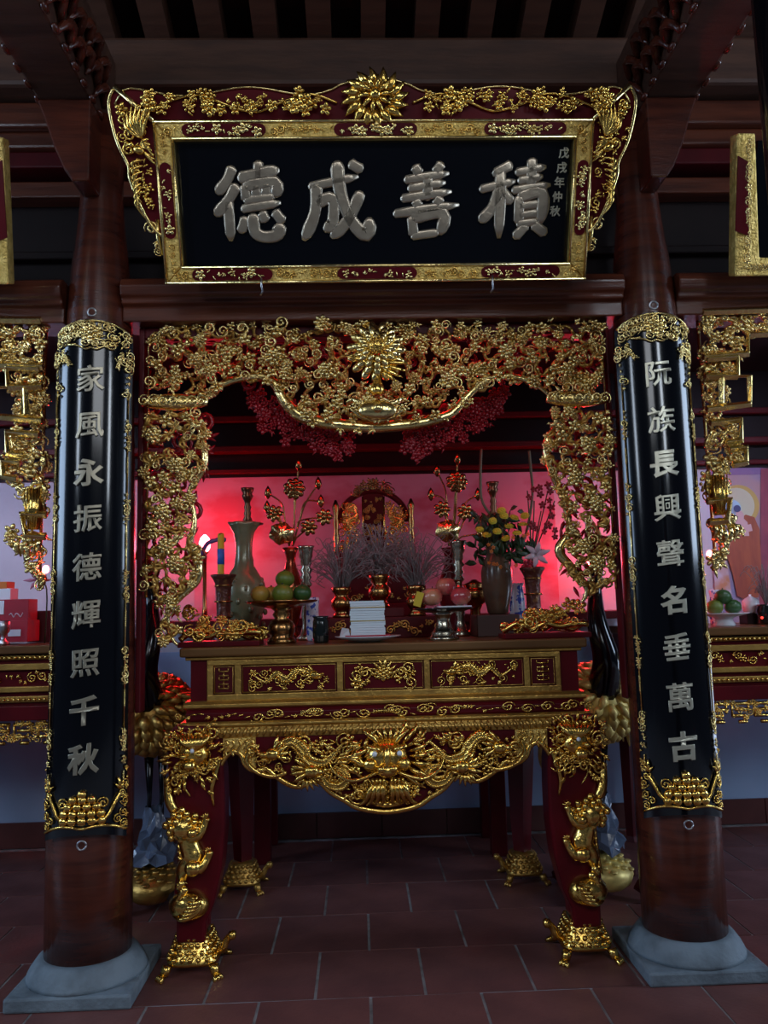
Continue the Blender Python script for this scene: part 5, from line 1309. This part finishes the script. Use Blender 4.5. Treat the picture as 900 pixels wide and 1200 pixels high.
# carved throne
def throne():
    y=1.60; t=thing('throne',(XC,y,1.345),'small arched gilt and red throne behind the incense burners','throne')
    zt=lambda v:P(437,v,y).z
    X=lambda u:P(u,620,y).x
    MB().box(X(392),X(484),1.52,1.80,1.345,1.42).build('base',RED,t,False,bevel=.006)
    MB().box(X(396),X(480),1.54,1.78,1.42,zt(648)).build('plinth',REDD,t,False,bevel=.006)
    for u in (394,482):
        MB().lathe([(.016,zt(648)-1.42),(.018,.30),(.012,.34),(.020,.38),(.012,.42),(.019,.47),(.012,.50),(.022,zt(594)-1.42),(.014,zt(590)-1.42),(.006,zt(586)-1.42)],(X(u),y-.03,1.42),12).build('post',BRASS,t)
    # arched back
    c=(X(438),zt(612)); R=X(478)-X(438)
    arch=[(c[0]+R*math.cos(PI*k/18),c[1]+R*.92*math.sin(PI*k/18)) for k in range(19)]
    MB().tube([(x,y,z) for x,z in arch],.018,6).build('arched_rail',REDD,t)
    MB().box(X(426),X(450),y-.005,y+.015,zt(648),zt(578)).build('centre_panel',REDD,t,False)
    m=MB(); q=random.Random(8)
    for k in range(60): m.addT(q.choice((PS,PC,PL)),(q.uniform(X(428),X(448)),y-.012,q.uniform(zt(640),zt(584))),.015,q.uniform(0,6))
    m.build('panel_relief',GOLDW,t)
    for u in (425.5,450.5): MB().tube([(X(u),y-.01,zt(648)),(X(u),y-.01,zt(582))],.006,5).build('gilt_rod',GOLD,t)
    for s_ in (-1,1):
        m=MB(); dragon_body(m,[(c[0]+s_*R*.82,zt(640)),(c[0]+s_*R*.55,zt(628)),(c[0]+s_*R*.8,zt(612)),(c[0]+s_*R*.5,zt(604)),(c[0]+s_*R*.62,zt(590))],.024,y-.01,True,s_)
        for k in range(46): m.addT(q.choice((PL,PC,PS,PD)),(c[0]+s_*R*q.uniform(.38,.94),y-.01,q.uniform(zt(642),zt(592))),.032,q.uniform(0,6))
        m.build('dragon_relief',GOLD,t)
    m=MB(); m.addT(PP,(c[0],y-.01,zt(568)),(.035,.03,.035),0)
    for k in range(17): a=PI*k/16; m.addT(q.choice((PS,PL,PC)),(c[0]+.10*math.cos(a),y-.01,zt(580)+.075*math.sin(a)*(1 if k%2 else .6)),.032,a)
    m.build('crest',BRASS,t)
    # seat frame below
    m=MB()
    for k in range(12): m.addT(q.choice((PS,PL,PC)),(X(396)+(X(480)-X(396))*(k+.5)/12,1.53,1.42+.03*math.sin(k*2)+.05),.026,q.uniform(0,6))
    m.build('seat_relief',GOLDW,t)
throne()
# ================================================================== BACKDROPS, LAMPS, SIDE ALTARS
a=P(228,557,2.05);b=P(648,555,2.05)
o=MB().box(a.x,b.x,2.052,2.068,1.20,a.z).build('printed_backdrop',BACK,None,False); tag(o,'pink printed backdrop on the wall behind the altar, lit red at both sides','backdrop')
for u,v,lab in ((240,638,'glowing red altar lamp at the left, half hidden by the carved arm'),(694,655,'glowing red altar lamp at the right, seen through the carved arm')):
    y=1.84; pp=P(u,v,y); t=thing('altar_lamp',(pp.x,y,1.345),lab,'lamp')
    MB().lathe([(.04,0),(.045,.01),(.02,.03),(.012,.08),(.012,pp.z-1.345-.06),(.03,pp.z-1.345-.045)],(pp.x,y,1.345),14).build('stand',BRASS,t)
    MB().lathe([(.015,-.05),(.032,-.025),(.036,.01),(.026,.04),(.006,.06)],(pp.x,y,pp.z),14).build('bulb',LAMPR,t)
    point('altar_lamp_light',(pp.x,y-.06,pp.z),17.0,(1,.015,.03),.06)
# cool tube lamps hidden behind the timber above the side altars
for x,lab in ((-2.2,'left'),(2.75,'right')):
    t=thing('tube_lamp',(x,.44,2.76),'cool white tube lamp above the %s side altar'%lab,'lamp')
    MB().box(x-.5,x+.5,.40,.48,2.765,2.79).build('housing',WOODD,t,False)
    MB().tube([(x-.48,.44,2.75),(x+.48,.44,2.75)],.014,8,axis=(0,0,1)).build('tube',LAMPW,t)
    area('tube_lamp_light',(x,.46,2.72),(x,2.0,1.7),1.0,.05,6.0,(.66,.68,1))
def side_altar(x0,x1,lab,s):
    yf=1.0; t=thing('side_altar',((x0+x1)/2,1.4,0),lab,'table')
    T=1.25
    MB().box(x0,x1,yf,1.85,T-.04,T).build('table_top',TOPW,t,False,bevel=.006)
    MB().box(x0+.04,x1-.04,yf+.05,1.8,.88,T-.04).build('carcass',RED,t,False)
    for z,d,h in ((T-.060,.030,.020),(T-.105,.020,.030),(T-.215,.018,.026),(T-.265,.034,.03)):
        MB().box(x0+.03,x1-.03,yf+d,yf+.06,z-h/2,z+h/2).build('gilt_moulding',GOLDW,t,False,bevel=.003)
    MB().box(x0+.02,x1-.02,yf+.01,yf+.06,.885,.955).build('red_band',RED,t,False,bevel=.004)
    n=int((x1-x0)/.05); m=MB()
    for k in range(n*2):
        x=x0+.05+k*.025; m.ell((x,yf+.018,T-.060),.011,.01,.008,6,3)
    for k in range(n*2): m.ell((x0+.05+k*.025,yf+.018,T-.265),.009,.01,.008,6,3)
    m.build('beading',GOLD,t)
    m=MB(); q=random.Random(70+s)
    for k in range(n*2): m.addT(q.choice((PL,PS,PC,PD)),(x0+.05+k*.025,yf+.045,T-.16+.018*math.sin(k*1.3)),.026,q.uniform(0,6))
    m.build('vine_relief',GOLD,t)
    # hanging fret apron
    m=MB()
    for k in range(int((x1-x0)/.115)):
        cx=x0+.09+k*.115
        for (dx,z,w_) in ((0,.865,.050),(.01,.835,.040),(-.012,.805,.034),(.006,.775,.022)):
            m.tube([(cx-w_+dx,yf+.03,z),(cx+w_+dx,yf+.03,z)],.009,4)
        m.tube([(cx-.045,yf+.03,.865),(cx-.045,yf+.03,.80)],.007,4); m.tube([(cx+.04,yf+.03,.865),(cx+.04,yf+.03,.815)],.007,4)
        for j in range(12): m.addT(q.choice((PS,PC,PL)),(cx+q.uniform(-.055,.055),yf+.03,q.uniform(.79,.88)),.022,q.uniform(0,6))
    m.build('fret_apron',GOLD,t)
    for x in (x0+.08,x1-.08):
        for yy in (1.08,1.78): MB().tube([(x,yy,.89),(x,yy,.45),(x,yy,.03),(x,yy,0)],[.05,.04,.032,.045],4).build('leg',REDD,t,False)
    return T
side_altar(-2.95,-1.12,'gilt side altar at the far left behind the left column',-1)
side_altar(1.68,3.55,'gilt side altar at the far right behind the right column',1)
# plain narrow dark posts seen either side of the main altar
# left side altar goods
def carton(u0,u1,v0,v1,y,m,lab,dep=.12,name='carton'):
    A=P(u0,v0,y);B=P(u1,v1,y); t=thing(name,((A.x+B.x)/2,y+dep/2,min(A.z,B.z)),lab,'box')
    z0=B.z; MB().box(A.x,B.x,y,y+dep,z0,A.z).build('box_body',m,t,False,bevel=.002); return t,A,B
t,A,B=carton(-14,33,703,727,1.25,REDP,'red gift carton with pale lettering on the left side altar')
m=MB(); q=random.Random(3)
m.tube(sm([(B.x-.10+.012*k,1.249,B.z+.03+.012*math.sin(k*2.3)) for k in range(7)],3),.0028,4); m.build('pale_script',LILY,t)
MB().box(A.x,A.x+.085,1.247,1.25,B.z+.035,A.z-.006).build('white_label',PAPER,t,False)
t2,A2,B2=carton(-14,32,728,752,1.22,REDP,'lower dark red carton under the red gift carton',.16)
MB().box(B2.x-.10,B2.x-.035,1.217,1.22,B2.z+.03,B2.z+.065).build('grey_label',PAPER,t2,False)
carton(-14,12,690,703,1.27,WHITE,'small white carton stacked on the red gift carton',.10); carton(-14,8,682,690,1.27,ORP,'small orange carton on top of the white carton',.10)
t3,A3,B3=carton(33,58,716,752,1.42,mat('maroon_carton',(.09,.012,.018),.5),'tall maroon carton beside the red gift carton',.12)
t=thing('pink_lily',(P(50,676,1.3).x,1.3,1.25),'pink lily drooping over the red cartons at the left','flowers')
m=MB(); e=P(44,680,1.3)
for k in range(6): a=2*PI*k/6; m.tube([e,e+Vector((.035*math.cos(a),-.01,.03*math.sin(a))),e+Vector((.075*math.cos(a),0,.055*math.sin(a)))],[.003,.012,.002],5,.4)
m.build('petals',mat('pink_petal',(.42,.16,.24),.5),t)
MB().tube(sm([e,e+Vector((.05,.0,-.05)),(P(50,720,1.3).x,1.34,1.25)],4),.004,5).build('stem',LEAFM,t)
o=MB().lathe([(.028,0),(.034,.01),(.012,.03),(.012,.05),(.03,.07),(.033,.12),(.026,.125)],(P(4,745,1.12).x,1.12,1.25),18).build('glass_goblet',METAL); tag(o,'clear silver goblet at the left photo edge','goblet')
# right side altar goods: poster, fruit dish, teapot, burner
A=P(834,549,2.05);B=P(912,742,2.05)
t=thing('religious_poster',((A.x+B.x)/2,2.06,B.z),'wall poster of a haloed robed figure above the right side altar','poster')
MB().box(A.x,B.x,2.056,2.069,B.z,A.z).build('sheet',mat('poster_ground',(.42,.26,.28),.6,col2=(.24,.22,.42),nscale=3.0,stretch=(1,1,1.2)),t,False)
MB().box(A.x,B.x,2.053,2.056,A.z-.045,A.z).build('top_border',mat('poster_top',(.26,.14,.30),.6,col2=(.16,.12,.30),nscale=7),t,False)
def disc(u,v,r,y,m,name,sx=1): c=P(u,v,y); o=MB().prism([(c.x+r*sx*math.cos(2*PI*k/28),c.z+r*math.sin(2*PI*k/28)) for k in range(28)],y,y+.003).build(name,m,t,False); return o
disc(866,592,.135,2.052,mat('halo_rim',(.50,.34,.10),.6),'halo_rim'); disc(864,592,.115,2.048,mat('halo_mid',(.52,.50,.36),.6),'halo'); disc(858,596,.060,2.044,mat('halo_core',(.36,.55,.72),.6),'halo_core')
def flat(pts,y,m,name): return MB().prism([(P(u,v,y).x,P(u,v,y).z) for u,v in pts],y,y+.003).build(name,m,t,False)
RB1=mat('poster_robe',(.33,.085,.04),.6,col2=(.24,.055,.035),nscale=9,stretch=(3,1,.7)); SK=mat('poster_skin',(.55,.36,.38),.6)
flat([(852,640),(858,622),(864,610),(874,603),(884,606),(890,620),(892,660),(889,700),(872,702),(864,698),(858,670),(850,646)],2.040,RB1,'robe')
flat([(862,612),(870,606),(876,612),(878,628),(868,628),(862,624)],2.037,SK,'chest'); flat([(872,616),(880,614),(882,622),(874,624)],2.034,SK,'hand')
disc(867,605,.038,2.036,SK,'face',.72); disc(864,596,.023,2.033,mat('poster_hair',(.05,.06,.16),.6),'hair')
flat([(836,650),(846,640),(852,660),(858,700),(838,702)],2.045,mat('poster_cloud',(.48,.44,.55),.7,col2=(.45,.22,.12),nscale=12),'painted_clouds')
flat([(892,549),(912,549),(912,742),(890,742)],2.048,mat('poster_banner',(.30,.06,.09),.6,col2=(.2,.04,.08),nscale=8),'painted_banner')
p=P(849,735,1.25); t=thing('fruit_plate',(p.x,1.25,1.25),'white footed plate of green fruit on the right side altar','plate')
MB().lathe([(.055,0),(.058,.006),(.045,.03),(.05,.045),(.12,.062),(.135,.07),(.10,.064),(0,.06)],(p.x,1.25,1.25),30).build('plate',WHITE,t)
for dx,dz,m_,l in ((-.055,0,GREENF,'yellow-green fruit at the left of the white plate'),(.045,0,DGREEN,'dark green fruit at the right of the white plate'),(-.005,.055,DGREEN,'green fruit on top of the white plate')):
    x=p.x+dx; tt=thing('green_fruit',(x,1.23,1.312+dz),l,'fruit','green fruit on the right white plate'); tag(tt,l,'fruit')
    MB().ell((x,1.23,1.352+dz),.045,.045,.040,16,9).build('peel',m_,tt); MB().tube([(x,1.23,1.390+dz),(x,1.23,1.40+dz)],.004,5).build('stalk',LEAFM,tt)
p=P(879,700,1.45); lathe_thing('white_teapot',[(.03,.06),(.042,.07),(.048,.10),(.045,.13),(.03,.145),(.02,.15),(.006,.16),(.008,.168)],(p.x,1.45,1.25),WHITE,'small white lidded pot on a dark stand, right side altar','pot')
o=MB().box(p.x-.05,p.x+.05,1.40,1.50,1.25,1.31).build('dark_stand',WOODD,None,False,bevel=.004); tag(o,'dark stand under the small white lidded pot','stand')
p=P(897,700,1.35); t=thing('incense_burner',(p.x,1.35,1.25),'incense burner with wiry grey sticks at the right photo edge','incense burner')
MB().lathe([(.05,0),(.055,.01),(.05,.04),(.06,.07),(.05,.10),(.055,.11),(.03,.108)],(p.x,1.35,1.25),22).build('bowl',GLASSD,t)
m=MB(); q=random.Random(9)
for k in range(50):
    a=q.uniform(0,6.28); H=q.uniform(.10,.24); sp=q.uniform(.02,.13); b=Vector((p.x,1.35,1.35)); e=b+Vector((sp*math.cos(a),sp*.5*math.sin(a),H)); m.tube(sm([b,b.lerp(e,.5)+Vector((0,0,.03)),e,e+Vector((.03*math.cos(a),0,-.03))],2),.002,4)
o=m.build('burnt_incense_sticks',ASH,t); o['kind']='stuff'
p=P(892,712,1.2); o=MB().ell((p.x,1.2,1.29),.007,.007,.007,8,5).build('indicator_lamp',REDLED,t)
o=MB().lathe([(.03,0),(.035,.01),(.04,.06),(.035,.12),(.028,.16),(.034,.19),(.03,.2)],(P(838,700,1.55).x,1.55,1.25),20).build('blue_white_vase',BLUEW); tag(o,'blue and white vase at the left end of the right side altar','vase')
